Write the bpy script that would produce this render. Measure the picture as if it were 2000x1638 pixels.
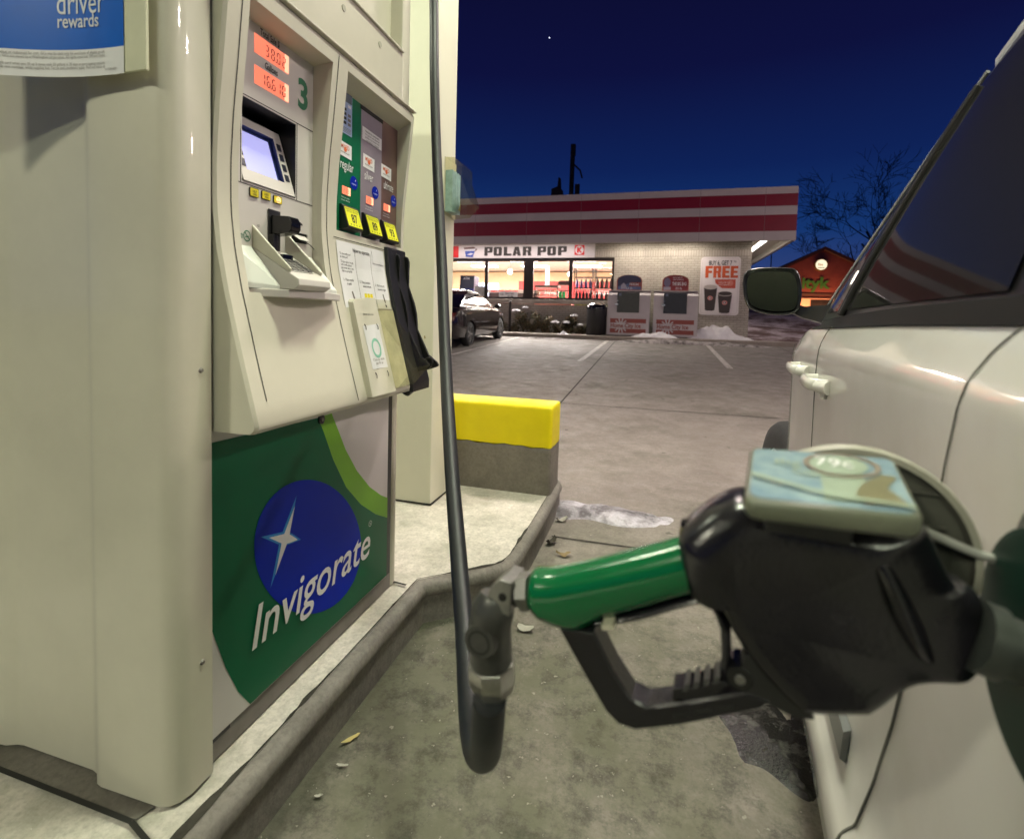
import bpy, math, random
from math import sin, cos, pi, radians as R
from mathutils import Vector as V3, Matrix
random.seed(7)
S = bpy.context.scene
C = S.collection
for o in list(bpy.data.objects): bpy.data.objects.remove(o)

# ------------------------------------------------------------------ camera
cam = bpy.data.cameras.new("camera"); cam_o = bpy.data.objects.new("camera", cam); C.objects.link(cam_o)
cam.sensor_width = 36; cam.lens = 995/2000*36; cam.shift_x = 0; cam.shift_y = (672-819)/2000
cam.clip_start = .02; cam.clip_end = 2000
cam_o.matrix_world = Matrix(((0.96205, -0.04026, 0.26947, 0), (0.27156, 0.04318, -0.96145, 0), (0.02701, 0.99826, 0.05275, 1.12), (0, 0, 0, 1)))
cam.dof.use_dof = True; cam.dof.focus_distance = 1.8; cam.dof.aperture_fstop = 4.0
S.camera = cam_o

# ------------------------------------------------------------------ sky, exposure
W = bpy.data.worlds.new("World"); S.world = W; W.use_nodes = True
n = W.node_tree.nodes; l = W.node_tree.links
bg = n["Background"]
tc = n.new("ShaderNodeTexCoord"); sx = n.new("ShaderNodeSeparateXYZ"); rp = n.new("ShaderNodeValToRGB")
l.new(tc.outputs["Generated"], sx.inputs[0]); l.new(sx.outputs["Z"], rp.inputs[0]); l.new(rp.outputs[0], bg.inputs[0])
e = rp.color_ramp.elements
e[0].position = 0.0; e[0].color = (.050, .066, .20, 1)
e[1].position = .62; e[1].color = (.0036, .0034, .023, 1)
for p, c in ((.07, (.032, .055, .185, 1)), (.16, (.007, .035, .155, 1)), (.27, (.0045, .016, .095, 1)), (.42, (.0042, .0058, .046, 1))):
    k = e.new(p); k.color = c
bg.inputs[1].default_value = 1.0
S.view_settings.view_transform = 'Standard'; S.view_settings.look = 'None'
S.view_settings.exposure = 0; S.view_settings.gamma = 1
S.render.engine = 'CYCLES'
S.cycles.use_denoising = True; S.cycles.max_bounces = 8; S.cycles.sample_clamp_indirect = 4
S.cycles.caustics_reflective = False; S.cycles.caustics_refractive = False

# lamps of the place: canopy fixtures (x, y, watts, colour), see canopy below
GREENISH = (.93, 1.0, .75); WARM = (1.0, .97, .75); PINKISH = (1.0, .84, .79)
CANOPY_LAMPS = [(.15, 1.25, 122, GREENISH), (.25, 3.9, 120, PINKISH), (-3.2, 1.25, 90, GREENISH), (-3.2, 3.9, 130, PINKISH),
                (.25, -3.4, 85, GREENISH), (-3.2, -3.4, 205, WARM), (5.4, .6, 150, PINKISH), (5.4, 3.9, 190, PINKISH)]

# ------------------------------------------------------------------ materials
MATS = {}
def nodes(name):
    m = bpy.data.materials.new(name); m.use_nodes = True
    return m, m.node_tree.nodes, m.node_tree.links, m.node_tree.nodes["Principled BSDF"]
def mat(name, col, rough=.5, metal=0, var=.08, scale=6, bump=0, bscale=120, coat=0, emit=None, es=0, rvar=.0, spec=.5, dirt=None):
    if name in MATS: return MATS[name]
    m, N, L, b = nodes(name)
    b.inputs["Metallic"].default_value = metal; b.inputs["Roughness"].default_value = rough
    b.inputs["Coat Weight"].default_value = coat; b.inputs["Coat Roughness"].default_value = .03
    b.inputs["Specular IOR Level"].default_value = spec
    t = N.new("ShaderNodeTexCoord")
    ns = N.new("ShaderNodeTexNoise"); ns.inputs["Scale"].default_value = scale; ns.inputs["Detail"].default_value = 6
    ns.inputs["Roughness"].default_value = .65
    L.new(t.outputs["Object"], ns.inputs["Vector"])
    cr = N.new("ShaderNodeValToRGB"); L.new(ns.outputs["Fac"], cr.inputs[0])
    d = dirt or tuple(c*(1-var) for c in col)
    cr.color_ramp.elements[0].position = .3; cr.color_ramp.elements[0].color = (*d, 1)
    cr.color_ramp.elements[1].position = .62; cr.color_ramp.elements[1].color = (*[min(1, c*(1+var*.4)) for c in col], 1)
    L.new(cr.outputs[0], b.inputs["Base Color"])
    if rvar:
        mr = N.new("ShaderNodeMapRange"); L.new(ns.outputs["Fac"], mr.inputs[0])
        mr.inputs[3].default_value = max(.02, rough-rvar); mr.inputs[4].default_value = min(1, rough+rvar)
        L.new(mr.outputs[0], b.inputs["Roughness"])
    if bump:
        nb = N.new("ShaderNodeTexNoise"); nb.inputs["Scale"].default_value = bscale; nb.inputs["Detail"].default_value = 4
        L.new(t.outputs["Object"], nb.inputs["Vector"])
        bp = N.new("ShaderNodeBump"); bp.inputs["Strength"].default_value = bump; bp.inputs["Distance"].default_value = .002
        L.new(nb.outputs["Fac"], bp.inputs["Height"]); L.new(bp.outputs[0], b.inputs["Normal"])
    if emit:
        b.inputs["Emission Color"].default_value = (*emit, 1); b.inputs["Emission Strength"].default_value = es
    MATS[name] = m
    return m

def concrete(name, pale, dark, stain, big=.9, stain_lo=.52, stain_hi=.68, spots=True, bump=.6, kerb_dirt=False, oil_shade=False):
    m, N, L, b = nodes(name)
    t = N.new("ShaderNodeTexCoord")
    def noise(s, det=7, ro=.6):
        q = N.new("ShaderNodeTexNoise"); q.inputs["Scale"].default_value = s; q.inputs["Detail"].default_value = det
        q.inputs["Roughness"].default_value = ro; L.new(t.outputs["Object"], q.inputs["Vector"]); return q
    def mr(src, a, z, o0=0, o1=1):
        q = N.new("ShaderNodeMapRange"); L.new(src, q.inputs[0]); q.inputs[1].default_value = a; q.inputs[2].default_value = z
        q.inputs[3].default_value = o0; q.inputs[4].default_value = o1; return q.outputs[0]
    def mix(f, a, c):
        q = N.new("ShaderNodeMix"); q.data_type = 'RGBA'
        if isinstance(f, float): q.inputs[0].default_value = f
        else: L.new(f, q.inputs[0])
        for i, v in ((6, a), (7, c)):
            if isinstance(v, tuple): q.inputs[i].default_value = (*v, 1)
            else: L.new(v, q.inputs[i])
        return q.outputs[2]
    def mul(a, c):
        q = N.new("ShaderNodeMath"); q.operation = 'MULTIPLY'; L.new(a, q.inputs[0])
        if isinstance(c, float): q.inputs[1].default_value = c
        else: L.new(c, q.inputs[1])
        return q.outputs[0]
    base = mix(mr(noise(3.5, 9, .7).outputs["Fac"], .33, .66), dark, pale)
    base = mix(mul(mr(noise(90, 3).outputs["Fac"], .45, .7), .45), base, tuple(c*.55 for c in dark))
    base = mix(mul(mr(noise(26, 9, .8).outputs["Fac"], .44, .64), .38), base, tuple(c*.5 for c in dark))
    base = mix(mul(mr(noise(big, 8, .72).outputs["Fac"], stain_lo, stain_hi), .75), base, stain)
    if spots:
        v = N.new("ShaderNodeTexVoronoi"); v.inputs["Scale"].default_value = 5.5; v.feature = 'F1'
        nz = noise(14, 3); ad = N.new("ShaderNodeVectorMath"); ad.operation = 'MULTIPLY_ADD'
        L.new(nz.outputs["Color"], ad.inputs[0]); ad.inputs[1].default_value = (.09, .09, 0); L.new(t.outputs["Object"], ad.inputs[2])
        L.new(ad.outputs[0], v.inputs["Vector"])
        sz = N.new("ShaderNodeSeparateColor"); L.new(v.outputs["Color"], sz.inputs[0])
        rad = mr(sz.outputs[0], .45, 1, -.02, .16)
        df = N.new("ShaderNodeMath"); df.operation = 'SUBTRACT'; L.new(rad, df.inputs[0]); L.new(v.outputs["Distance"], df.inputs[1])
        base = mix(mul(mr(df.outputs[0], 0, .03), .62), base, tuple(c*.45 for c in stain))
        base = mix(mul(mr(noise(38, 2).outputs["Fac"], .735, .76), .6), base, tuple(min(1, c*2.0) for c in pale))
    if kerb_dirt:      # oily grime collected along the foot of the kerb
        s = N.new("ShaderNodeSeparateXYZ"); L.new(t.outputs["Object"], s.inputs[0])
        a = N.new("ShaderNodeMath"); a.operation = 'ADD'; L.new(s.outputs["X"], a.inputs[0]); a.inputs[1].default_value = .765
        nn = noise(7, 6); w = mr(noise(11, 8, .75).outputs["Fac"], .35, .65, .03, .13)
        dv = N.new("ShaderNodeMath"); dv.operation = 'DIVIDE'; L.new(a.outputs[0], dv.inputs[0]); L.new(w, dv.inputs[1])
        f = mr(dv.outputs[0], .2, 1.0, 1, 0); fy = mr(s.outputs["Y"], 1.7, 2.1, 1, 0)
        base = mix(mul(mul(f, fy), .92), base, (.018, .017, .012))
    if oil_shade:         # leaked oil and specks, with the lane's shade and green light painted in
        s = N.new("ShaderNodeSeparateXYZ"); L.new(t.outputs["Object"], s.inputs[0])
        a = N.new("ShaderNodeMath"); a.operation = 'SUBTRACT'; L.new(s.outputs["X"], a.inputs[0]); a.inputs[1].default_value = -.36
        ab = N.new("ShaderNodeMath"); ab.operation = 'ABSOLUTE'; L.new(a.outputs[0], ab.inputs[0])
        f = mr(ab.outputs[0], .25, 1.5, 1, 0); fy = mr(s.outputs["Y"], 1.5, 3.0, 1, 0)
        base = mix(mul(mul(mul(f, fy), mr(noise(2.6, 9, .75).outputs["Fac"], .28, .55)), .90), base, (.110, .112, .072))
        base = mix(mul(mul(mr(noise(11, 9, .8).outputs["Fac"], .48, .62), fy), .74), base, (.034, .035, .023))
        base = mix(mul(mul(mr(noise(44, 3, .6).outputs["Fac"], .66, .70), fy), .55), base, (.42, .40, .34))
    L.new(base, b.inputs["Base Color"])
    L.new(mr(noise(5, 6).outputs["Fac"], .3, .7, .5, .9), b.inputs["Roughness"])
    bp = N.new("ShaderNodeBump"); bp.inputs["Strength"].default_value = bump; bp.inputs["Distance"].default_value = .004
    L.new(noise(60, 8, .7).outputs["Fac"], bp.inputs["Height"]); L.new(bp.outputs[0], b.inputs["Normal"])
    MATS[name] = m
    return m

def brick(name, c1, c2, mortar, bw=.22, bh=.075, off=.5):
    m, N, L, b = nodes(name)
    t = N.new("ShaderNodeTexCoord"); s = N.new("ShaderNodeSeparateXYZ"); L.new(t.outputs["Object"], s.inputs[0])
    ad = N.new("ShaderNodeMath"); ad.operation = 'ADD'; L.new(s.outputs["X"], ad.inputs[0]); L.new(s.outputs["Y"], ad.inputs[1])
    cb = N.new("ShaderNodeCombineXYZ"); L.new(ad.outputs[0], cb.inputs[0]); L.new(s.outputs["Z"], cb.inputs[1])
    br = N.new("ShaderNodeTexBrick"); L.new(cb.outputs[0], br.inputs["Vector"])
    br.inputs["Color1"].default_value = (*c1, 1); br.inputs["Color2"].default_value = (*c2, 1); br.inputs["Mortar"].default_value = (*mortar, 1)
    br.inputs["Scale"].default_value = 1; br.inputs["Brick Width"].default_value = bw; br.inputs["Row Height"].default_value = bh
    br.inputs["Mortar Size"].default_value = .008; br.offset = off
    ns = N.new("ShaderNodeTexNoise"); ns.inputs["Scale"].default_value = 1.6; ns.inputs["Detail"].default_value = 6
    L.new(t.outputs["Object"], ns.inputs["Vector"])
    mr = N.new("ShaderNodeMapRange"); L.new(ns.outputs["Fac"], mr.inputs[0]); mr.inputs[1].default_value = .3; mr.inputs[2].default_value = .7
    mr.inputs[3].default_value = .78; mr.inputs[4].default_value = 1.05
    mx = N.new("ShaderNodeMix"); mx.data_type = 'RGBA'; mx.blend_type = 'MULTIPLY'; mx.inputs[0].default_value = 1
    L.new(br.outputs["Color"], mx.inputs[6]); L.new(mr.outputs[0], mx.inputs[7]); L.new(mx.outputs[2], b.inputs["Base Color"])
    bp = N.new("ShaderNodeBump"); bp.inputs["Strength"].default_value = .6; bp.inputs["Distance"].default_value = .01; bp.invert = True
    L.new(br.outputs["Fac"], bp.inputs["Height"]); L.new(bp.outputs[0], b.inputs["Normal"]); b.inputs["Roughness"].default_value = .65
    MATS[name] = m; return m

def glass(name, tint=(.9, .95, .92), gloss=.08, rough=.0):
    m, N, L, b = nodes(name); N.remove(b)
    out = [q for q in N if q.type == 'OUTPUT_MATERIAL'][0]
    tr = N.new("ShaderNodeBsdfTransparent"); tr.inputs[0].default_value = (*tint, 1)
    gl = N.new("ShaderNodeBsdfGlossy"); gl.inputs["Roughness"].default_value = rough
    lw = N.new("ShaderNodeLayerWeight"); lw.inputs[0].default_value = .5
    pw = N.new("ShaderNodeMath"); pw.operation = 'POWER'; L.new(lw.outputs["Facing"], pw.inputs[0]); pw.inputs[1].default_value = 4
    ad = N.new("ShaderNodeMath"); ad.operation = 'MULTIPLY_ADD'; L.new(pw.outputs[0], ad.inputs[0]); ad.inputs[1].default_value = .6; ad.inputs[2].default_value = gloss
    mx = N.new("ShaderNodeMixShader"); L.new(ad.outputs[0], mx.inputs[0]); L.new(tr.outputs[0], mx.inputs[1]); L.new(gl.outputs[0], mx.inputs[2])
    L.new(mx.outputs[0], out.inputs[0]); MATS[name] = m; return m

def patchy(name, a, b_, scale, lo, hi, rough=.9, bump=.8):
    m, N, L, b = nodes(name)
    t = N.new("ShaderNodeTexCoord"); q = N.new("ShaderNodeTexNoise"); q.inputs["Scale"].default_value = scale; q.inputs["Detail"].default_value = 9
    q.inputs["Roughness"].default_value = .7; L.new(t.outputs["Object"], q.inputs["Vector"])
    cr = N.new("ShaderNodeValToRGB"); L.new(q.outputs["Fac"], cr.inputs[0])
    cr.color_ramp.elements[0].position = lo; cr.color_ramp.elements[0].color = (*a, 1)
    cr.color_ramp.elements[1].position = hi; cr.color_ramp.elements[1].color = (*b_, 1)
    L.new(cr.outputs[0], b.inputs["Base Color"]); b.inputs["Roughness"].default_value = rough
    bp = N.new("ShaderNodeBump"); bp.inputs["Strength"].default_value = bump; bp.inputs["Distance"].default_value = .02
    q2 = N.new("ShaderNodeTexNoise"); q2.inputs["Scale"].default_value = scale*8; q2.inputs["Detail"].default_value = 6; L.new(t.outputs["Object"], q2.inputs["Vector"])
    L.new(q2.outputs["Fac"], bp.inputs["Height"]); L.new(bp.outputs[0], b.inputs["Normal"])
    MATS[name] = m; return m

cream = mat("cream painted metal", (.61, .585, .475), .36, var=.09, scale=2.5, bump=.04, bscale=400, rvar=.06, coat=.55)
cream_m = mat("cream moulded plastic", (.62, .595, .49), .42, var=.06, scale=3, bump=.08, bscale=500)
panel_m = mat("grey white panel", (.64, .61, .57), .4, var=.05, scale=4, bump=.05, bscale=500)
white_pl = mat("white plastic", (.78, .80, .74), .35, var=.04, scale=5)
door_white = mat("door white film", (.66, .63, .61), .38, var=.05, scale=2)
black = mat("black plastic", (.012, .012, .012), .38, var=.2, scale=30, bump=.12, bscale=700)
black_gl = mat("black gloss", (.006, .006, .007), .12, var=.1, scale=10)
dark_gap = mat("dark gap", (.01, .01, .008), .8)
grey_kick = mat("kick plate grey", (.20, .18, .165), .5, var=.25, scale=9)
green_d = mat("film green", (.002, .105, .045), .36, var=.12, scale=1.5, spec=.25)
green_l = mat("film lime", (.17, .42, .02), .35, var=.05)
blue_d = mat("film blue", (.002, .018, .36), .36, var=.1, scale=3, spec=.15)
blue_s = mat("star blue", (.02, .25, .62), .4)
white_p = mat("print white", (.76, .76, .76), .45, var=.03)
ink = mat("ink black", (.015, .015, .015), .5)
ink_green = mat("ink green", (.005, .14, .06), .5)
lcd_lit = mat("display backlight", (.9, .2, .1), .3, emit=(1, .25, .145), es=.80)
lcd_edge = mat("display lamp edge", (.9, .4, .2), .3, emit=(1, .52, .33), es=1.2)
lcd_ink = mat("lcd digit", (.12, .012, .008), .5)
scr_lit = mat("terminal screen", (.4, .4, .7), .2, emit=(.42, .43, .86), es=.85)
yellow_b = mat("label yellow", (.78, .66, .02), .4, var=.04)
yellow_f = mat("octane yellow", (.80, .80, .03), .35, var=.03)
lit_btn = mat("lit button", (.9, .6, .2), .4, emit=(1, .72, .35), es=1.1)
g_reg = mat("grade green", (.003, .135, .055), .3, var=.05)
g_sil = mat("grade silver", (.27, .23, .27), .3, var=.08)
g_ult = mat("grade brown", (.145, .085, .07), .3, var=.1)
lblue = mat("sticker pale blue", (.33, .43, .66), .4, var=.1, scale=40)
orange = mat("print orange", (.72, .16, .05), .5)
clear_y = None

# ------------------------------------------------------------------ builders
ORG = {}
def tag(o, label=None, cat=None, group=None, kind=None):
    for k, v in (("label", label), ("category", cat), ("group", group), ("kind", kind)):
        if v: o[k] = v
    return o
def thing(name, label, cat, org=(0, 0, 0), rot=0, group=None):
    o = bpy.data.objects.new(name, None); C.objects.link(o); o.empty_display_size = .1
    q = V3(org); q.rotate(Matrix.Rotation(rot, 3, 'Z')); o.location = q; o.rotation_euler = (0, 0, rot)
    ORG[o.name] = V3(org)
    return tag(o, label, cat, group)
def top(o):
    while o.parent: o = o.parent
    return o
class M:
    def __init__(s): s.v = []; s.f = []; s.mi = []; s.ms = []
    def _m(s, m):
        if m not in s.ms: s.ms.append(m)
        return s.ms.index(m)
    def add(s, vs, fs, m):
        b = len(s.v); i = s._m(m)
        s.v += [tuple(q) for q in vs]; s.f += [tuple(b+j for j in f) for f in fs]; s.mi += [i]*len(fs)
        return s
    def box(s, x0, x1, y0, y1, z0, z1, m):
        vs = [(x, y, z) for z in (z0, z1) for y in (y0, y1) for x in (x0, x1)]
        return s.add(vs, [(0, 2, 3, 1), (4, 5, 7, 6), (0, 1, 5, 4), (2, 6, 7, 3), (0, 4, 6, 2), (1, 3, 7, 5)], m)
    def quad(s, a, b, c, d, m): return s.add([a, b, c, d], [(0, 1, 2, 3)], m)
    def poly(s, pts, fn, m): return s.add([fn(*p) for p in pts], [tuple(range(len(pts)))], m)
    def prism(s, pts, fn0, fn1, m, caps=True):
        k = len(pts); vs = [fn0(*p) for p in pts]+[fn1(*p) for p in pts]
        fs = [(i, (i+1) % k, k+(i+1) % k, k+i) for i in range(k)]
        if caps: fs += [tuple(range(k))[::-1], tuple(range(k, 2*k))]
        return s.add(vs, fs, m)
    def tube(s, pts, r, m, nn=12, caps=True, flat=None):
        pts = [V3(p) for p in pts]; k = len(pts)
        rr = r if isinstance(r, (list, tuple)) else [r]*k
        t0 = (pts[1]-pts[0]).normalized(); up = V3((0, 0, 1)) if abs(t0.z) < .9 else V3((1, 0, 0))
        a = t0.cross(up).normalized(); vs = []
        for i in range(k):
            t = (pts[min(i+1, k-1)]-pts[max(i-1, 0)]).normalized()
            a = (a-t*a.dot(t)).normalized(); b = t.cross(a)
            fa, fb = (1, 1) if flat is None else flat
            for j in range(nn):
                th = 2*pi*j/nn; vs.append(pts[i]+(a*cos(th)*fa+b*sin(th)*fb)*rr[i])
        fs = [(i*nn+j, i*nn+(j+1) % nn, (i+1)*nn+(j+1) % nn, (i+1)*nn+j) for i in range(k-1) for j in range(nn)]
        if caps: fs += [tuple(range(nn))[::-1], tuple((k-1)*nn+j for j in range(nn))]
        return s.add(vs, fs, m)
    def rings(s, rs, m, caps=True):
        k = len(rs[0]); vs = [p for r in rs for p in r]
        fs = [(i*k+j, i*k+(j+1) % k, (i+1)*k+(j+1) % k, (i+1)*k+j) for i in range(len(rs)-1) for j in range(k)]
        if caps: fs += [tuple(range(k))[::-1], tuple((len(rs)-1)*k+j for j in range(k))]
        return s.add(vs, fs, m)
    def grid(s, rows, m):
        k = len(rows[0]); vs = [p for r in rows for p in r]
        return s.add(vs, [(i*k+j, i*k+j+1, (i+1)*k+j+1, (i+1)*k+j) for i in range(len(rows)-1) for j in range(k-1)], m)
    def text(s, body, size, fn, m, shear=0, align='LEFT', bold=0, xs=1, sub=0):
        vs, fs = text_mesh(body, shear, align, bold)
        return s.add([fn(x*size*xs, y*size) for x, y in vs], fs, m)
    def build(s, name, parent=None, smooth=38, bevel=0, seg=2, org=None, flip=False):
        me = bpy.data.meshes.new(name)
        og = V3(org) if org else (ORG.get(top(parent).name, V3((0, 0, 0))) if parent else V3((0, 0, 0)))
        me.from_pydata([V3(q)-og for q in s.v], [], s.f); me.validate(); 
        for q in s.ms: me.materials.append(q)
        if len(me.polygons) == len(s.mi): me.polygons.foreach_set("material_index", s.mi)
        if smooth:
            me.polygons.foreach_set("use_smooth", [True]*len(me.polygons)); me.set_sharp_from_angle(angle=R(smooth))
        me.update()
        o = bpy.data.objects.new(name, me); C.objects.link(o)
        if parent: o.parent = parent
        else: o.location = og
        if bevel:
            b = o.modifiers.new("bevel", 'BEVEL'); b.width = bevel; b.segments = seg; b.limit_method = 'ANGLE'; b.angle_limit = R(35)
            b.use_clamp_overlap = True; b.harden_normals = bool(smooth)
        return o
_T = {}
def text_mesh(body, shear, align, bold):
    k = (body, shear, align, bold)
    if k not in _T:
        cu = bpy.data.curves.new("t", 'FONT'); cu.body = body; cu.shear = shear; cu.align_x = align; cu.offset = bold; cu.resolution_u = 4
        o = bpy.data.objects.new("t", cu); C.objects.link(o)
        dg = bpy.context.evaluated_depsgraph_get(); me = o.evaluated_get(dg).to_mesh()
        _T[k] = ([(q.co.x, q.co.y) for q in me.vertices], [tuple(p.vertices) for p in me.polygons])
        o.evaluated_get(dg).to_mesh_clear(); bpy.data.objects.remove(o); bpy.data.curves.remove(cu)
    return _T[k]
# a heavy display face for the store signs: cells of 0..1 x 0..1 built from blocks that never overlap
HEAVY = {'P': ([[(0, 0), (.4, 0), (.4, 1), (0, 1)], [(.4, .80), (.78, .80), (.98, 1), (.4, 1)], [(.62, .55), (1, .45), (1, .93), (.98, 1), (.78, .80), (.62, .80)], [(.4, .35), (.9, .35), (1, .45), (.62, .55), (.4, .55)]], 1.0),
 'O': ([[(0, .12), (.4, .22), (.4, .78), (0, .88)], [(.6, .22), (1, .12), (1, .88), (.6, .78)], [(0, .88), (.4, .78), (.6, .78), (1, .88), (.88, 1), (.12, 1)], [(0, .12), (.12, 0), (.88, 0), (1, .12), (.6, .22), (.4, .22)]], 1.08),
 'L': ([[(0, 0), (.42, 0), (.42, 1), (0, 1)], [(.42, 0), (.95, 0), (.95, .24), (.42, .24)]], .92),
 'A': ([[(0, 0), (.38, 0), (.5, .6), (.5, 1), (.26, 1)], [(.62, 0), (1.0, 0), (.74, 1), (.5, 1), (.5, .6)], [(.43, .18), (.58, .18), (.54, .38), (.46, .38)]], 1.08),
 'R': ([[(0, 0), (.4, 0), (.4, 1), (0, 1)], [(.4, .80), (.78, .80), (.98, 1), (.4, 1)], [(.62, .58), (1, .50), (1, .93), (.98, 1), (.78, .80), (.62, .80)], [(.4, .40), (.92, .44), (1, .50), (.62, .58), (.4, .58)], [(.62, 0), (1.03, 0), (.92, .44), (.55, .41)]], 1.03),
 'F': ([[(0, 0), (.42, 0), (.42, 1), (0, 1)], [(.42, .79), (.95, .79), (.95, 1), (.42, 1)], [(.42, .40), (.88, .40), (.88, .60), (.42, .60)]], .92),
 'E': ([[(0, 0), (.42, 0), (.42, 1), (0, 1)], [(.42, .79), (.95, .79), (.95, 1), (.42, 1)], [(.42, .41), (.88, .41), (.88, .60), (.42, .60)], [(.42, 0), (.96, 0), (.96, .21), (.42, .21)]], .96),
 'K': ([[(0, 0), (.36, 0), (.36, 1), (0, 1)], [(.36, .40), (.55, .52), (1, 1), (.62, 1), (.36, .70)], [(.55, .52), (.36, .40), (.66, 0), (1.05, 0)]], 1.0)}
def heavy(mb, word, w, h, fn, m, gap=.12):
    tot = sum(HEAVY[c][1]+gap if c != ' ' else .55 for c in word)-gap; u = w/tot; x = 0
    for c in word:
        if c == ' ': x += .55; continue
        for p in HEAVY[c][0]: mb.poly([((x+a)*u, b*h) for a, b in p], fn, m)
        x += HEAVY[c][1]+gap
def fitw(t, size, w, shear=0, bold=0):
    vs, _ = text_mesh(t, shear, 'LEFT', bold); return w/(size*(max(q[0] for q in vs)-min(q[0] for q in vs)))
def circ(cx, cy, r, k=32, ry=None): return [(cx+r*cos(2*pi*i/k), cy+(ry or r)*sin(2*pi*i/k)) for i in range(k)]
def ring2(mb, cx, cy, r0, r1, fn, m, k=28, ry=None):
    a, b = circ(cx, cy, r0, k, ry and ry*r0/r1), circ(cx, cy, r1, k, ry)
    mb.add([fn(*p) for p in a+b], [(i, (i+1) % k, k+(i+1) % k, k+i) for i in range(k)], m)
def rrect(x0, x1, y0, y1, r, k=5):
    o = []
    for cx, cy, a in ((x1-r, y1-r, 0), (x0+r, y1-r, 90), (x0+r, y0+r, 180), (x1-r, y0+r, 270)):
        o += [(cx+r*cos(R(a+90*i/k)), cy+r*sin(R(a+90*i/k))) for i in range(k+1)]
    return o
def interp(x, xs, ys):
    if x <= xs[0]: return ys[0]
    for i in range(len(xs)-1):
        if x <= xs[i+1]: return ys[i]+(ys[i+1]-ys[i])*(x-xs[i])/(xs[i+1]-xs[i])
    return ys[-1]
def catmull(pts, per=6, closed=False):
    P = [V3(p) for p in pts]; k = len(P); o = []
    for i in range(k if closed else k-1):
        g = (lambda j: P[j % k]) if closed else (lambda j: P[max(0, min(k-1, j))])
        a, b, c, d = g(i-1), g(i), g(i+1), g(i+2)
        for q in range(per):
            t = q/per
            o.append(.5*((2*b)+(c-a)*t+(2*a-5*b+4*c-d)*t*t+(3*b-a-3*c+d)*t*t*t))
    if not closed: o.append(P[-1])
    return o
def area(name, loc, size, watts, col, parent=None, aim=None, sy=None, spread=None):
    a = bpy.data.lights.new(name, 'AREA'); a.energy = watts; a.color = col; a.shape = 'RECTANGLE'; a.size = size; a.size_y = sy or size
    if spread: a.spread = spread
    o = bpy.data.objects.new(name, a); C.objects.link(o); o.location = loc
    if aim: o.rotation_euler = (V3(aim)-V3(loc)).to_track_quat('-Z', 'Y').to_euler()
    return o
def structure(o): o["kind"] = "structure"; return o
def gz(y): return .042*max(0, min(y, 15.9)-4.0)

# ================================================================== SETTING
lot_m = concrete("lot concrete", (.33, .295, .265), (.215, .19, .165), (.10, .095, .07), big=.9, kerb_dirt=True, oil_shade=True)
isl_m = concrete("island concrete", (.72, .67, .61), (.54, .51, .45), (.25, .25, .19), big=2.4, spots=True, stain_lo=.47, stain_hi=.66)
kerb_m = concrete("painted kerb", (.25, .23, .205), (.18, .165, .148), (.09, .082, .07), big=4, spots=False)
dark_c = concrete("dark fill concrete", (.17, .155, .135), (.11, .10, .085), (.07, .065, .05), big=2)
walk_m = concrete("walk concrete", (.36, .32, .27), (.27, .23, .19), (.19, .16, .13), big=.8)

g = M()
ys = [-60, 4, 8, 12, 15.9, 60, 500]; xs = [-500, -40, -12, -4, 4, 12, 40, 500]
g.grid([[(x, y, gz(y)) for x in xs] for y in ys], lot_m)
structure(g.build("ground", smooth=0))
# saw-cut joints and painted bay lines on the concrete lot, sheets 4 mm above it
def strip(mb, a, b, w, m, h=.004, k=8):
    a = V3((a[0], a[1], 0)); b = V3((b[0], b[1], 0)); t = (b-a).normalized(); nn = V3((-t.y, t.x, 0))*w/2
    rows = []
    for i in range(k+1):
        p = a+(b-a)*i/k; z = gz(p.y)+h
        rows.append([(p.x-nn.x, p.y-nn.y, z), (p.x+nn.x, p.y+nn.y, z)])
    mb.grid(rows, m)
joint_m = mat("joint filler", (.045, .038, .032), .9, var=.3, scale=20)
j = M()
for a, b, w in (((-1.06, 3.1), (-1.15, 15.8), .022), ((-12, 6.0), (12, 6.25), .018), ((-.47, 2.53), (4, 2.60), .012), ((3.3, 2.5), (3.3, 15.8), .02), ((-12, 10.9), (12, 10.9), .016), ((-5.6, 4), (-5.6, 15.8), .02)):
    strip(j, a, b, w, joint_m, k=12)
structure(j.build("ground_joints", smooth=0))
paint_m = patchy("worn bay paint", (.22, .20, .175), (.66, .62, .58), 9, .36, .52, .7, .2)
for i, (a, b) in enumerate((((-1.45, 10.3), (-1.38, 15.6)), ((1.38, 10.3), (1.44, 15.6)), ((-4.25, 10.3), (-4.15, 15.6)), ((4.2, 10.3), (4.3, 15.6)))):
    q = M(); strip(q, a, b, .11, paint_m, .008); structure(q.build("bay_line", smooth=0))

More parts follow.
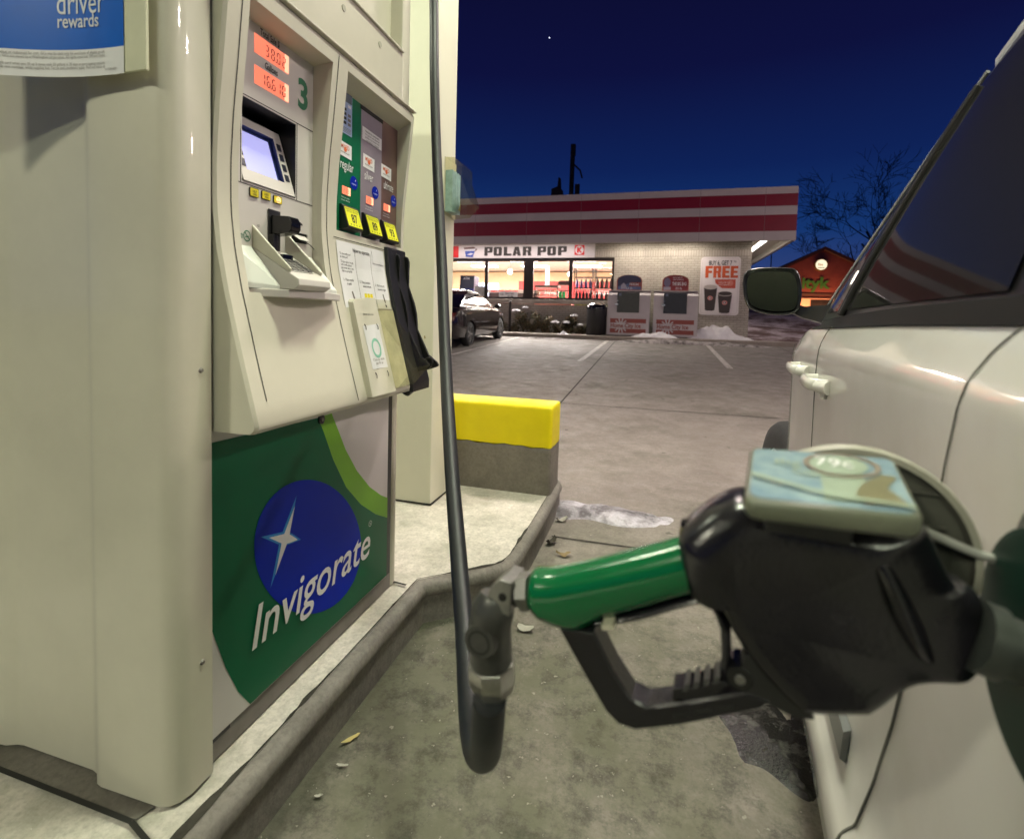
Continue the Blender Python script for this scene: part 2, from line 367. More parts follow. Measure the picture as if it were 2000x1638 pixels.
# pump island: kerb swept along the outline, concrete slab inside it
def arc(cx, cy, r, a0, a1, k=5): return [(cx+r*cos(R(a0+(a1-a0)*i/k)), cy+r*sin(R(a0+(a1-a0)*i/k))) for i in range(k+1)]
right = [(-.765, -3.2), (-.765, 1.650), (-.60, 1.785), (-.535, 1.845), (-.510, 1.89), (-.497, 1.96), (-.490, 2.3), (-.492, 2.75), (-.50, 2.93)]+arc(-.64, 2.93, .14, 10, 90, 5)
outl = right+[(-2.74-x, y) for x, y in reversed(right)]
prof = [(.006, -.02), (.005, .03), (.006, .094), (.0055, .098), (-.001, .103), (-.0045, .113), (-.0045, .124), (-.001, .137), (.007, .146), (.018, .1500), (.037, .1505), (.040, .147)]
k = len(outl); P2 = [V3((x, y, 0)) for x, y in outl]; nrm = []
for i in range(k):
    t1 = (P2[i]-P2[i-1]).normalized(); t2 = (P2[(i+1) % k]-P2[i]).normalized()
    n1 = V3((-t1.y, t1.x, 0)); n2 = V3((-t2.y, t2.x, 0)); b = (n1+n2); b = b/max(.3, b.dot(n1)) if b.length > .1 else n1
    nrm.append(b)
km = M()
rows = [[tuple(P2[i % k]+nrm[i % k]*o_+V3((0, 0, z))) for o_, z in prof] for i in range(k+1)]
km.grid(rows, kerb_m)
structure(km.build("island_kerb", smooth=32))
inner = [tuple(P2[i]+nrm[i]*.039) for i in range(k)]
im = M(); im.add([(x, y, .148) for x, y, z in inner], [tuple(range(k))], isl_m)
structure(im.build("island_pavement", smooth=0))
gr = M(); rg = random.Random(4); rows = []
dn = []
for i in range(k):
    a, b = P2[i], P2[(i+1) % k]; kk = max(1, int((b-a).length/.025))
    for t in range(kk): dn.append((a+(b-a)*t/kk, nrm[i]+(nrm[(i+1) % k]-nrm[i])*t/kk))
for i in range(len(dn)+1):
    pt, nv = dn[i % len(dn)]; w = .0015+.006*max(0, sin(i*.13)+sin(i*.41+1)+rg.random()-.6)
    rows.append([tuple(pt+nv*(.039-w*.6)+V3((0, 0, .1518))), tuple(pt+nv*(.040+w)+V3((0, 0, .1518)))])
gr.grid(rows, mat("grime line", (.035, .032, .024), .9, var=.4, scale=60)); structure(gr.build("island_joint", smooth=0))
fl = M(); fl.add([(-2.2, .62, .152), (-1.274, .692, .152), (-.911, .691, .152), (-.895, .735, .152), (-.90, .80, .152), (-2.2, .85, .152)], [tuple(range(6))], dark_c)
structure(fl.build("island_trench_fill", smooth=0))
gj = M()
for a, b in (((-2.2, .615), (-1.29, .69)), ((-1.29, .69), (-.91, .687)), ((-.91, .687), (-.80, .655)), ((-.82, 1.61), (-1.3, 1.66)), ((-1.3, 1.66), (-1.9, 1.66))):
    d = (V3((*b, 0))-V3((*a, 0))).normalized(); nn_ = V3((-d.y, d.x, 0))*.005
    gj.quad(*[(p[0]+s_*nn_.x, p[1]+s_*nn_.y, .1565) for p, s_ in ((a, -1), (b, -1), (b, 1), (a, 1))], dark_gap)
structure(gj.build("island_joint", smooth=0))

# walk in front of the store
wk = M(); wk.box(-14, 2.86, 15.9, 31, .40, .62, walk_m); wk.box(2.8605, 24, 15.9, 16.9, .40, .6195, walk_m)
structure(wk.build("store_pavement", smooth=0, bevel=.02))
bank_m = patchy("snow patched turf", (.10, .05, .045), (.62, .52, .58), .55, .44, .60)
bk = M(); rows = []
for i in range(30):
    y = 16.905+i*1.2; row = []
    for j_ in range(28):
        x = 2.87+j_*1.0; h = .60+1.05*min(1, max(0, (y-17)/10))+.10*sin(x*1.3+y*.8)*min(1, max(0, (y-17)/5))
        row.append((x, y, h))
    rows.append(row)
bk.grid(rows, bank_m); structure(bk.build("snowy_bank"))

# ================================================================== FUEL DISPENSER
PZ = [.87, .89, 1.02, 1.16, 1.245, 1.33, 1.42, 1.52, 1.62, 1.72, 1.80]
PX = [-.752, -.748, -.785, -.822, -.840, -.850, -.850, -.843, -.832, -.822, -.815]
def bx(z): return interp(z, PZ, PX)
pump = thing("fuel_dispenser", "cream fuel dispenser number 3 with green graphic door standing on the island", "fuel dispenser", (-1.37, 1.2, .15))
PY = lambda X: (lambda y, z: (X, y, z))            # plane facing the lane
# end panel: ribbed sheet extruded up, with towers at both sides
half = [(-.852, .815), (-.851, .765), (-.856, .745), (-.868, .731), (-.885, .724), (-1.035, .722), (-1.05, .725), (-1.072, .741), (-1.09, .745), (-1.295, .745), (-1.31, .742), (-1.33, .733), (-1.35, .731)]
planp = half+[(-2.74-x, y) for x, y in reversed(half)]
ep = M()
zs = [.156, .30, .9, 1.5, 2.35]
ep.grid([[(x, y, z) for x, y in planp] for z in zs], cream)
ep.add([(x, y, 2.35) for x, y in planp], [tuple(range(len(planp)))], cream)
ep_o = ep.build("end_panel", pump, smooth=55)
for z in (.41, 1.0, 1.9):
    sc = M()
    sc.prism(circ(0, 0, .006, 10), lambda a, b, z=z: (-.852+.0, .79+a, z+b), lambda a, b, z=z: (-.848, .79+a*.6, z+b*.6), grey_kick)
    sc.build("screw", ep_o)
# carcass behind the doors
ca = M()
ca.box(-1.86, -.985, .816, 1.60, .152, 2.35, cream); ca.box(-.9845, -.886, 1.592, 1.60, .152, 2.35, cream); ca.box(-.9845, -.886, .8165, .821, .152, 2.35, cream)
ca.build("housing", pump, bevel=.004)
# far corner post, rounded
post = [(-.90, 1.595), (-.878, 1.595), (-.874, 1.60), (-.872, 1.61), (-.874, 1.622), (-.90, 1.624)]
cp = M(); cp.rings([[(x, y, z) for x, y in post] for z in (.152, 1.0, 2.35)], cream)
cp.box(-.884, -.875, 1.560, 1.590, .156, .872, black)
cp.build("corner_post", pump, smooth=50)
# kick plate and lower door with its film graphic
kp = M(); kp.box(-.884, -.874, .822, 1.590, .153, .204, grey_kick); kp.box(-.8745, -.872, .835, .88, .196, .2045, black)
kp.build("kick_plate", pump)
ld = M(); ld.box(-.884, -.870, .823, 1.556, .207, .872, door_white)
D0 = -.8690
def dfn(X): return lambda y, z: (X, y, z)
# green field bounded below by a curve and above by the lime band
g_low = [(.823, .470), (.838, .425), (.865, .345), (.90, .265), (.935, .209)]
g_top = [(.823, .846), (1.175, .834), (1.20, .79), (1.245, .70), (1.31, .60), (1.39, .52), (1.48, .455), (1.556, .415)]
ld.poly(g_low+[(1.556, .209)]+list(reversed(g_top)), dfn(D0), green_d)
lo = g_top[1:]; hi = [(1.235, .836), (1.262, .79), (1.305, .715), (1.365, .635), (1.44, .56), (1.51, .51), (1.556, .485)]
for a, b, c, d in zip(lo[:-1], lo[1:], hi[1:], hi[:-1]):
    ld.quad(*[(D0, *q) for q in (a, b, c, d)], green_l)
ld.poly([(1.169-.752*a+.6595*b, .4785+.6595*a+.752*b) for a, b in circ(0, 0, .263, 64, -.157)], dfn(D0+.0012), blue_d)
def spark(cx, cy, r, tilt, m, X, thin=.12):
    pts = []
    for i in range(4):
        a = R(tilt+90*i); rr = r[i]
        pts.append((cx+rr*cos(a), cy+rr*sin(a)))
        for q in (.30, .5, .7):
            th = a+R(90)*q; sh = thin*(1+.9*abs(q-.5)*2)
            pts.append((cx+sum(r)/4*sh*cos(th), cy+sum(r)/4*sh*sin(th)))
    vs = [(X, cx, cy)]+[(X, *p) for p in pts]
    ld.add(vs, [(0, 1+i, 1+(i+1) % len(pts)) for i in range(len(pts))], m)
spark(1.044, .556, (.068, .104, .086, .112), -25, blue_s, D0+.0022, .22)
spark(1.047, .554, (.050, .080, .062, .084), -25, white_p, D0+.0032, .22)
ld.text("Invigorate", .142, lambda a, b: (D0+.004, .928+a, .337+b), white_p, shear=.24, xs=fitw("Invigorate", .142, .505, .24, .008), bold=.008)
ring2(ld, 1.440, .440, .008, .0095, lambda a, b: (D0+.004, a, b), white_p, 16)
ld.text("R", .011, lambda a, b: (D0+.004, 1.437+a, .436+b), white_p)
ld_o = ld.build("lower_door", pump, smooth=0)
lk = M(); lk.prism(circ(0, 0, .012, 16), lambda a, b: (-.870, 1.185+a, .828+b), lambda a, b: (-.863, 1.185+a, .828+b), black_gl)
lk.prism(circ(0, 0, .005, 10), lambda a, b: (-.863, 1.185+a, .828+b), lambda a, b: (-.861, 1.185+a, .828+b), grey_kick)
lk.build("lock", ld_o)

# moulded bezel: the S-shaped cover round the display and grade panels
def zsamp(a, b, k): return [a+(b-a)*i/k for i in range(k+1)]
LOY, LOZ = (.882, 1.157), (1.158, 1.757)
ROY, ROZ = (1.222, 1.588), (1.345, 1.765)
zsb = sorted(set([.873, .876, .882]+zsamp(.89, 1.158, 6)+zsamp(1.158, 1.345, 6)+zsamp(1.345, 1.757, 14)+[1.765, 1.785, 1.80]))
ysb = [.822, .828, .858, .882, 1.0, 1.157, 1.176, 1.1795, 1.222, 1.4, 1.588, 1.604, 1.610]
bz = M()
def bzx(y, z):
    x = bx(z)
    if z < .882: x -= (.882-z)*.9
    if z > 1.785: x -= (z-1.785)*.6
    if y < .828: x -= .006
    if y > 1.604: x -= .006
    return x
def inside(y0, y1, z0, z1):
    ym, zm = (y0+y1)/2, (z0+z1)/2
    return (LOY[0] < ym < LOY[1] and LOZ[0] < zm < LOZ[1]) or (ROY[0] < ym < ROY[1] and ROZ[0] < zm < ROZ[1])
idx = {}
vs = []; fs = []
for i, y in enumerate(ysb):
    for j_, z in enumerate(zsb): idx[i, j_] = len(vs); vs.append((bzx(y, z), y, z))
for i in range(len(ysb)-1):
    for j_ in range(len(zsb)-1):
        if not inside(ysb[i], ysb[i+1], zsb[j_], zsb[j_+1]):
            fs.append((idx[i, j_], idx[i+1, j_], idx[i+1, j_+1], idx[i, j_+1]))
bz.add(vs, fs, cream_m)
XP = -.878; XG = -.869                       # display plane, grade plane
def reveal(Y, Z, X, ztop_in, zbot_in=None):
    zb = Z[0] if zbot_in is None else zbot_in
    zz = [z for z in zsb if Z[0] <= z <= Z[1]]
    for y, fl_ in ((Y[0], 0), (Y[1], 1)):
        bz.grid([[(bzx(y, z), y, z), (X, y, min(z, ztop_in))] for z in zz], cream_m)
    yy = [y for y in ysb if Y[0] <= y <= Y[1]]
    bz.grid([[(bzx(y, Z[1]), y, Z[1]), (X, y, ztop_in)] for y in yy], cream_m)
    bz.grid([[(bzx(y, Z[0]), y, Z[0]), (X, y, zb)] for y in yy], cream_m)
reveal(LOY, LOZ, XP, 1.752); reveal(ROY, ROZ, XG, 1.740)
# ends and underside of the cover
for y in (.822, 1.610):
    bz.add([(bzx(y, z), y, z) for z in zsb]+[(-.884, y, 1.80), (-.884, y, .873)], [tuple(range(len(zsb)+2))], cream_m)
bz.quad((bzx(.822, .873), .822, .873), (bzx(.822, .873), 1.61, .873), (-.884, 1.61, .873), (-.884, .822, .873), cream_m)
bz.quad((-.826, .822, 1.80), (-.826, 1.61, 1.80), (-.884, 1.61, 1.80), (-.884, .822, 1.80), cream_m)
bz_o = bz.build("bezel", pump, smooth=32)
# hinge seams of the cover
sm = M()
for y in (.862, 1.1785):
    sm.grid([[(bzx(y, z)+.0008, y-.0012, z), (bzx(y, z)+.0008, y+.0012, z)] for z in zsb if (.882 < z < 1.79 if y > 1 else .90 < z < 1.79)], dark_gap)
sm.build("seam", bz_o, smooth=0)

# display panel with the cut-out for the payment screen
dp = M()
SY, SZ = (.921, 1.092), (1.401, 1.582)
yy = [.880, SY[0], SY[1], 1.160]; zz = [1.150, SZ[0], SZ[1], 1.775]
for i in range(3):
    for j_ in range(3):
        if (i, j_) != (1, 1): dp.quad((XP, yy[i], zz[j_]), (XP, yy[i+1], zz[j_]), (XP, yy[i+1], zz[j_+1]), (XP, yy[i], zz[j_+1]), panel_m)
Xi = -.965
for a, b in (((SY[0], SZ[0]), (SY[1], SZ[0])), ((SY[1], SZ[0]), (SY[1], SZ[1])), ((SY[1], SZ[1]), (SY[0], SZ[1])), ((SY[0], SZ[1]), (SY[0], SZ[0]))):
    dp.quad((XP, *a), (XP, *b), (Xi, *b), (Xi, *a), black)
dp.quad((Xi, SY[0], SZ[0]), (Xi, SY[1], SZ[0]), (Xi, SY[1], SZ[1]), (Xi, SY[0], SZ[1]), black)
X1 = XP+.0008
for z in (1.5865, 1.3965): dp.box(XP-.001, X1, .8825, 1.1565, z-.0008, z+.0008, dark_gap)
for y in (.917, 1.096): dp.box(XP-.001, X1, y-.0007, y+.0007, 1.398, 1.5855, dark_gap)
dp.text("Total Sale $", .0205, lambda a, b: (X1, .973+a, 1.7365+b), ink, bold=.02, xs=.62)
dp.text("Gallons", .0205, lambda a, b: (X1, .987+a, 1.669+b), ink, bold=.02, xs=.66)
dp.text("3", .100, lambda a, b: (X1, 1.096+a, 1.630+b), ink_green, bold=.03, xs=.86)
dp.text("ngine", .022, lambda a, b: (X1, .889+a, 1.277+b), ink_green, bold=.006, xs=.72)
ring2(dp, .9345, 1.2835, .0085, .0105, lambda a, b: (X1, a, b), ink_green, 24, .0125)
for a, b in (((.928, 1.291), (.941, 1.276)), ((.929, 1.281), (.940, 1.283))):
    t = V3((b[0]-a[0], b[1]-a[1], 0)).normalized()*.0011
    dp.quad(*[(X1+.0002, y, z) for y, z in ((a[0]-t.y, a[1]+t.x), (b[0]-t.y, b[1]+t.x), (b[0]+t.y, b[1]-t.x), (a[0]+t.y, a[1]-t.x))], ink_green)
for i in range(5): dp.poly(circ(.905, 1.716-.0155*i, .0022, 10), dfn(X1), ink)
for i in range(2): dp.poly(circ(.895, 1.676-.0145*i, .0022, 10), dfn(X1), ink)
dp.text("YES", .008, lambda a, b: (X1, .963+a, 1.309+b), ink, xs=.7)
dp_o = dp.build("display_panel", pump, smooth=0)
SEG = {'0': 'abcdef', '1': 'bc', '2': 'abdeg', '3': 'abcdg', '6': 'acdefg', '8': 'abcdefg'}
def seven(mb, ch, y, z, w, h, X, t=.0027):
    for s_ in SEG[ch]:
        c = {'a': (0, w, h-t, h), 'g': (0, w, h/2-t/2, h/2+t/2), 'd': (0, w, 0, t), 'f': (0, t, h/2, h), 'e': (0, t, 0, h/2), 'b': (w-t, w, h/2, h), 'c': (w-t, w, 0, h/2)}[s_]
        if s_ in 'agd': c = (c[0]+t*1.1, c[1]-t*1.1, c[2], c[3])
        else: c = (c[0], c[1], c[2]+t*.7, c[3]-t*.7)
        mb.quad((X, y+c[0], z+c[2]), (X, y+c[1], z+c[2]), (X, y+c[1], z+c[3]), (X, y+c[0], z+c[3]), lcd_ink)
for z0, z1, txt, lb in ((1.690, 1.731, "38.02", "display reading 38.02 dollars"), (1.623, 1.663, "16.610", "display reading 16.610 gallons")):
    q = M(); q.box(XP, XP+.0012, .956, 1.064, z0, z1, lcd_lit)
    q.quad((XP+.0016, 1.050, z0), (XP+.0016, 1.064, z0), (XP+.0016, 1.064, z1), (XP+.0016, 1.050, z1), lcd_edge)
    y = .987 if len(txt) == 5 else .975
    for ch in txt:
        if ch == '.':
            q.poly(circ(y-.0022, z0+.0075, .0016, 8), dfn(XP+.0022), lcd_ink); continue
        seven(q, ch, y, z0+.006, .0115, .026, XP+.0022); y += .0182 if len(txt) == 5 else .0165
    q.build("display_screen", dp_o, smooth=0)["label"] = "lit orange "+lb
# payment screen, leaning back in its recess
bb, bt = V3((XP+.002, 0, 1.404)), V3((XP-.048, 0, 1.560)); up = (bt-bb).normalized(); nrm_ = V3((up.z, 0, -up.x))
def sfn(off): return lambda y, h: tuple(V3((bb.x, y, bb.z))+up*h+nrm_*off)
H = (bt-bb).length
ps = M()
o4 = [(.924, 0), (1.089, 0), (1.089, H), (.924, H)]
i4 = [(.944, .030), (1.062, .030), (1.062, .142), (.944, .142)]
for i in range(4):
    j_ = (i+1) % 4
    ps.quad(sfn(0)(*o4[i]), sfn(0)(*o4[j_]), sfn(0)(*i4[j_]), sfn(0)(*i4[i]), panel_m)
    ps.quad(sfn(0)(*i4[i]), sfn(0)(*i4[j_]), sfn(-.012)(*i4[j_]), sfn(-.012)(*i4[i]), blue_s if False else mat("screen surround", (.03, .045, .16), .3))
for i in range(4): ps.quad(sfn(0)(*o4[i]), sfn(0)(*o4[(i+1) % 4]), sfn(-.03)(*o4[(i+1) % 4]), sfn(-.03)(*o4[i]), panel_m)
ps_o = ps.build("screen_bezel", dp_o, smooth=0)
q = M(); q.poly([(.946, .034), (1.052, .034), (1.052, .134), (.946, .134)], sfn(-.010), scr_lit); q.poly(i4, sfn(-.0118), mat("screen surround", (.03, .045, .16), .3))
q.build("screen", ps_o, smooth=0)
for y0 in (.928, 1.068):
    for i in range(4):
        q = M(); h0 = .035+.0265*i
        q.prism([(y0, h0), (y0+.0125, h0), (y0+.0125, h0+.017), (y0, h0+.017)], sfn(.0002), sfn(.002), mat("soft key", (.012, .015, .035), .35))
        q.build("soft_key", ps_o, smooth=0)
for y0, y1, z0, z1, m_, tx in ((.9405, .967, 1.3725, 1.3925, yellow_b, "HELP"), (.976, 1.004, 1.3745, 1.3935, yellow_b, "DEBIT"), (1.0135, 1.041, 1.3735, 1.392, lit_btn, "PAY")):
    q = M(); q.prism(rrect(y0, y1, z0, z1, .003), dfn(XP), dfn(XP+.003), ink)
    q.poly(rrect(y0+.0012, y1-.0012, z0+.0012, z1-.0012, .0025), dfn(XP+.0034), yellow_b)
    if m_ is lit_btn: q.poly(circ((y0+y1)/2+.001, (z0+z1)/2, .0075, 16), dfn(XP+.0039), lit_btn)
    q.text(tx, .0072, lambda a, b, y0=y0, y1=y1, z0=z0: (XP+.0042, (y0+y1)/2+a, z0+.0095+b), ink, align='CENTER', bold=.01, xs=.8)
    q.text("HERE", .006, lambda a, b, y0=y0, y1=y1, z0=z0: (XP+.0042, (y0+y1)/2+a, z0+.0035+b), ink, align='CENTER', bold=.01, xs=.8)
    q.build("call_button", dp_o, smooth=0)
# card reader: slot plate, hooded throat and lower lip
cr = M(); cr.box(XP, XP+.004, .9965, 1.036, 1.262, 1.357, black)
cr.prism([(0, 0), (.050, .004), (.057, .014), (.057, .030), (.050, .042), (.0, .046)], lambda a, b: (XP+.004+a, 1.003, 1.297+b), lambda a, b: (XP+.004+a, 1.036, 1.297+b), black_gl)
cr.box(XP+.003, XP+.016, .998, 1.012, 1.262, 1.298, black); cr.box(XP+.003, XP+.042, 1.000, 1.034, 1.236, 1.252, black_gl)
cr.build("card_reader", dp_o, bevel=.003)
rs = M()
for y0, y1, z0, z1 in ((1.071, 1.135, 1.318, 1.320), (1.071, 1.135, 1.290, 1.292), (1.071, 1.073, 1.2922, 1.3178), (1.133, 1.135, 1.2922, 1.3178)): rs.box(XP, XP+.004, y0, y1, z0, z1, panel_m)
rs.box(XP, XP+.001, 1.0732, 1.1328, 1.2922, 1.3178, dark_gap)
rs.quad((XP+.001, 1.076, 1.312), (XP+.001, 1.128, 1.312), (XP+.020, 1.122, 1.298), (XP+.020, 1.084, 1.298), panel_m)
rs.poly([(1.083, 1.338), (1.118, 1.338), (1.118, 1.342), (1.1005, 1.349), (1.083, 1.342)], dfn(X1), ink)
rs.tube([(XP+.004, 1.118, 1.300), (XP+.016, 1.13, 1.290), (XP+.010, 1.152, 1.283)], .0012, black, 6)
rs.build("receipt_slot", dp_o, smooth=0)
# keypad shelf: two sloping trays and a walled wedge that carries the keypad
ks = M()
def tray(y0, y1, m):
    ks.prism([(XP, 1.270), (-.846, 1.184), (-.846, 1.160), (XP, 1.160)], lambda a, b: (a, y0, b), lambda a, b: (a, y1, b), m)
front = lambda y: -.846+.066*min(1, max(0, (y-.89)/.10)) if y < 1.0 else -.78+.0*y
ks.prism([(.884, XP), (1.156, XP), (1.164, -.796), (1.06, -.768), (.95, -.778), (.90, -.838), (.884, -.85)], lambda a, b: (b, a, 1.150), lambda a, b: (b, a, 1.168), panel_m)
tr = M()
for (y0, y1, x0, x1) in ((.886, .948, -.843, -.800), (1.064, 1.156, -.785, -.80)):
    ks.add([(XP, y0, 1.262), (XP, y1, 1.262), (x1, y1, 1.176), (x0, y0, 1.182), (XP, y0, 1.168), (XP, y1, 1.168), (x1, y1, 1.168), (x0, y0, 1.168)],
           [(0, 3, 2, 1), (3, 7, 6, 2), (0, 4, 7, 3), (1, 2, 6, 5)], white_pl)
ks.prism([(XP, 1.172), (-.765, 1.168), (-.752, 1.178), (-.754, 1.192), (-.778, 1.205), (XP, 1.262)], lambda a, b: (a, .949, b), lambda a, b: (a, 1.062, b), panel_m)
for y0, y1 in ((.949, .955), (1.056, 1.062)):
    ks.prism([(XP, 1.2625), (-.778, 1.2055), (-.774, 1.213), (XP, 1.312)], lambda a, b: (a, y0, b), lambda a, b: (a, y1, b), cream_m)
ks_o = ks.build("keypad_shelf", pump, smooth=0, bevel=.002)
kd = M()
ku = V3((-.778-XP, 0, 1.205-1.262)).normalized(); kn = V3((-ku.z, 0, ku.x)); k0 = V3((XP, 0, 1.262))
def kfn(off): return lambda y, t: tuple(k0+ku*t+kn*off+V3((0, y, 0)))
kd.prism(rrect(.970, 1.042, .045, .108, .004), kfn(.0002), kfn(.0015), mat("keypad plate", (.5, .49, .46), .4))
for r_ in range(4):
    for c_ in range(4):
        y = .974+.0168*c_; t = .049+.0145*r_
        kd.prism([(y, t), (y+.0135, t), (y+.0135, t+.0115), (y, t+.0115)], kfn(.0015), kfn(.0042), mat("key cap", (.05, .05, .05), .4) if r_ == 0 or c_ == 3 else mat("key steel", (.35, .35, .34), .3, .8))
kd.build("keypad", ks_o, smooth=0)

# grade panels
for (y0, y1, m_, word, oct_, bz0, wy, by) in ((1.220, 1.367, g_reg, "regular", "87", 1.355, 1.262, 1.262), (1.367, 1.487, g_sil, "silver", "89", 1.353, 1.386, 1.374), (1.487, 1.592, g_ult, "ultimate", "93", 1.351, 1.500, 1.480)):
    q = M(); q.quad((XG, y0, 1.3455), (XG, y1, 1.3455), (XG, y1, 1.76), (XG, y0, 1.76), m_)
    XL = XG+.0012
    q.text(word, .038, lambda a, b: (XL, wy+a, 1.527+b), white_p, xs=.60 if word != "ultimate" else .50, bold=.004)
    yc = (1.285, 1.409, 1.514)[(oct_ == "89")+2*(oct_ == "93")]
    q.poly([(yc-.031, 1.562), (yc+.033, 1.560), (yc+.033, 1.600), (yc-.031, 1.602)], dfn(XL), white_p)
    q.text("MIXED", .017, lambda a, b: (XL+.0005, yc+a, 1.583+b), orange, align='CENTER', xs=.8, bold=.01)
    q.poly(circ(yc+.001, 1.582, .007, 14), dfn(XL+.0008), orange)
    q.text("PRICE PER GALLON", .006, lambda a, b: (XL+.0005, yc+a, 1.570+b), ink, align='CENTER', xs=.8)
    bc = (1.331, 1.449, 1.566)[(oct_ == "89")+2*(oct_ == "93")]
    q.poly(circ(bc, 1.500, .0195, 22), dfn(XL), blue_d)
    q.text("Invigorate", .0075, lambda a, b: (XL+.0005, bc+a, 1.494+b), white_p, align='CENTER', xs=.8)
    q.poly([(bc+.004, 1.504), (bc+.007, 1.508), (bc+.010, 1.504), (bc+.007, 1.512)], dfn(XL+.0005), white_p)
    q.text("Price per gallon", .0062, lambda a, b: (XL, yc+.005+a, 1.446+b), white_p, align='CENTER')
    q.text("all taxes included", .0062, lambda a, b: (XL, yc+.005+a, 1.438+b), white_p, align='CENTER')
    if word == "regular":
        q.quad((XL, 1.222, 1.626), (XL, 1.318, 1.626), (XL, 1.318, 1.742), (XL, 1.222, 1.742), lblue)
        q.quad((XL+.0005, 1.224, 1.715), (XL+.0005, 1.316, 1.715), (XL+.0005, 1.316, 1.741), (XL+.0005, 1.224, 1.741), mat("sticker grey", (.10, .12, .15), .4))
        random.seed(3)
        for i in range(4):
            for j_ in range(5):
                a, b = 1.232+.0215*i, 1.652+.0125*j_
                if random.random() < .8: q.quad(*[(XL+.0007, *p) for p in ((a, b), (a+.014, b), (a+.014, b+.008), (a, b+.008))], random.choice((ink, blue_d, white_p, grey_kick)))
        for i in range(4): q.quad(*[(XL+.0007, *p) for p in ((1.226, 1.630+i*.004), (1.312, 1.630+i*.004), (1.312, 1.6315+i*.004), (1.226, 1.6315+i*.004))], grey_kick)
    if word == "silver":
        q.quad((XL, 1.372, 1.642), (XL, 1.483, 1.640), (XL, 1.483, 1.676), (XL, 1.372, 1.680), white_p)
        for i, t in enumerate(("Notice to customers", "Any person who dispenses", "gasoline must remain here", "until fuelling is complete")):
            q.text(t, .0095 if i == 0 else .0075, lambda a, b: (XL+.0005, 1.428+a, 1.667-.0085*i+b), ink, align='CENTER', bold=.008 if i == 0 else 0)
        q.quad((XL, 1.360, 1.726), (XL, 1.49, 1.726), (XL, 1.49, 1.739), (XL, 1.360, 1.739), dark_gap)
    g_o = q.build("grade_panel", pump, smooth=0); g_o["label"] = word+" grade panel with octane "+oct_+" button"
    q = M(); pc = yc+.008; q.box(XG, XG+.002, pc-.019, pc+.019, 1.457, 1.479, lcd_lit)
    q.quad(*[(XG+.0024, *p) for p in ((pc+.006, 1.457), (pc+.019, 1.457), (pc+.019, 1.479), (pc+.006, 1.479))], lcd_edge)
    for i in range(3): seven(q, "2383"[i], pc-.015+.0095*i, 1.461, .006, .013, XG+.0028, .0012)
    q.build("price_display", g_o, smooth=0)
    # wedge-shaped octane push button, thick at its foot
    q = M(); a0, a1 = by, by+.078
    q.prism([(0, bz0), (.025, bz0+.003), (.029, bz0+.008), (.011, bz0+.066), (.006, bz0+.071), (0, bz0+.071)], lambda a, b: (XG+a, a0, b), lambda a, b: (XG+a, a1, b), black)
    f0, f1 = V3((XG+.029, 0, bz0+.008)), V3((XG+.011, 0, bz0+.066)); fu = (f1-f0).normalized(); fn_ = V3((fu.z, 0, -fu.x))
    ff = lambda off: (lambda y, t: tuple(f0+fu*t+fn_*off+V3((0, y, 0))))
    q.poly(rrect(a0+.004, a1-.004, .002, .059, .003), ff(.0010), yellow_f)
    q.text(oct_, .036, lambda a, b: ff(.0016)((a0+a1)/2+.002+a, .015+b), ink, align='CENTER', bold=.022, xs=.80)
    q.text("MINIMUM OCTANE", .0075, lambda a, b: ff(.0016)((a0+a1)/2+a, .051+b), ink, align='CENTER')
    q.text("RATING (R+M)/2", .0075, lambda a, b: ff(.0016)((a0+a1)/2+a, .0445+b), ink, align='CENTER')
    for i in range(4): q.poly([(a0+.014+.014*i, .006), (a0+.020+.014*i, .006), (a0+.017+.014*i, .011)], ff(.0016), ink)
    q.build("octane_button", g_o, smooth=0, bevel=.0015)
# instruction panel on the sloping face of the cover
ip = M()
IY0, IY1 = 1.216, 1.465
def ifn(off): return lambda y, z: (bx(z)+off, y, z)
izs = zsamp(1.135, 1.318, 8)
ip.grid([[ifn(.0012)(IY0, z), ifn(.0012)(IY1, z)] for z in izs], white_p)
for y in (1.300, 1.383): ip.grid([[ifn(.0018)(y-.0006, z), ifn(.0018)(y+.0006, z)] for z in zsamp(1.137, 1.300, 6)], grey_kick)
ip.grid([[ifn(.0015)(1.205, z), ifn(.0015)(1.585, z)] for z in (1.3235, 1.3255)], dark_gap)
T_ = lambda t, s_, y, z, m=ink, al='LEFT', bo=.004, xs=.8: ip.text(t, s_, lambda a, b: ifn(.002)(y+a, z+b), m, align=al, bold=bo, xs=xs)
T_("How to operate", .0165, 1.291, 1.294, bo=.006)
for i, t in enumerate(("To use credit card", "or debit card")): T_(t, .0085, 1.226, 1.281-.009*i)
for i, t in enumerate(("To pay cash or to pay", "with credit, please", "pay inside before you", "start to pump fuel.")): T_(t, .0085, 1.228, 1.259-.0085*i)
T_("1.  Place nozzle", .010, 1.228, 1.209); T_("in tank", .010, 1.242, 1.198)
T_("2.  Press product", .010, 1.308, 1.207); T_("select button", .010, 1.322, 1.196)
T_("3.  Pull boot and", .010, 1.391, 1.203); T_("squeeze trigger", .010, 1.402, 1.192)
for i in range(3): ip.poly(rrect(1.322+.0155*i, 1.335+.0155*i, 1.166, 1.178, .002), ifn(.002), yellow_b)
ip.poly(circ(1.344, 1.158, .0035, 10), ifn(.0022), ink)
for y in (1.258, 1.425):
    ip.poly([(y, 1.180), (y+.006, 1.181), (y+.012, 1.160), (y+.010, 1.150), (y+.004, 1.160)], ifn(.002), grey_kick)
    ip.poly([(y+.004, 1.149), (y+.014, 1.147), (y+.013, 1.140), (y+.007, 1.140)], ifn(.002), ink)
ip.poly([(1.394, 1.273), (1.462, 1.272), (1.462, 1.316), (1.394, 1.316)], ifn(.0024), white_p)
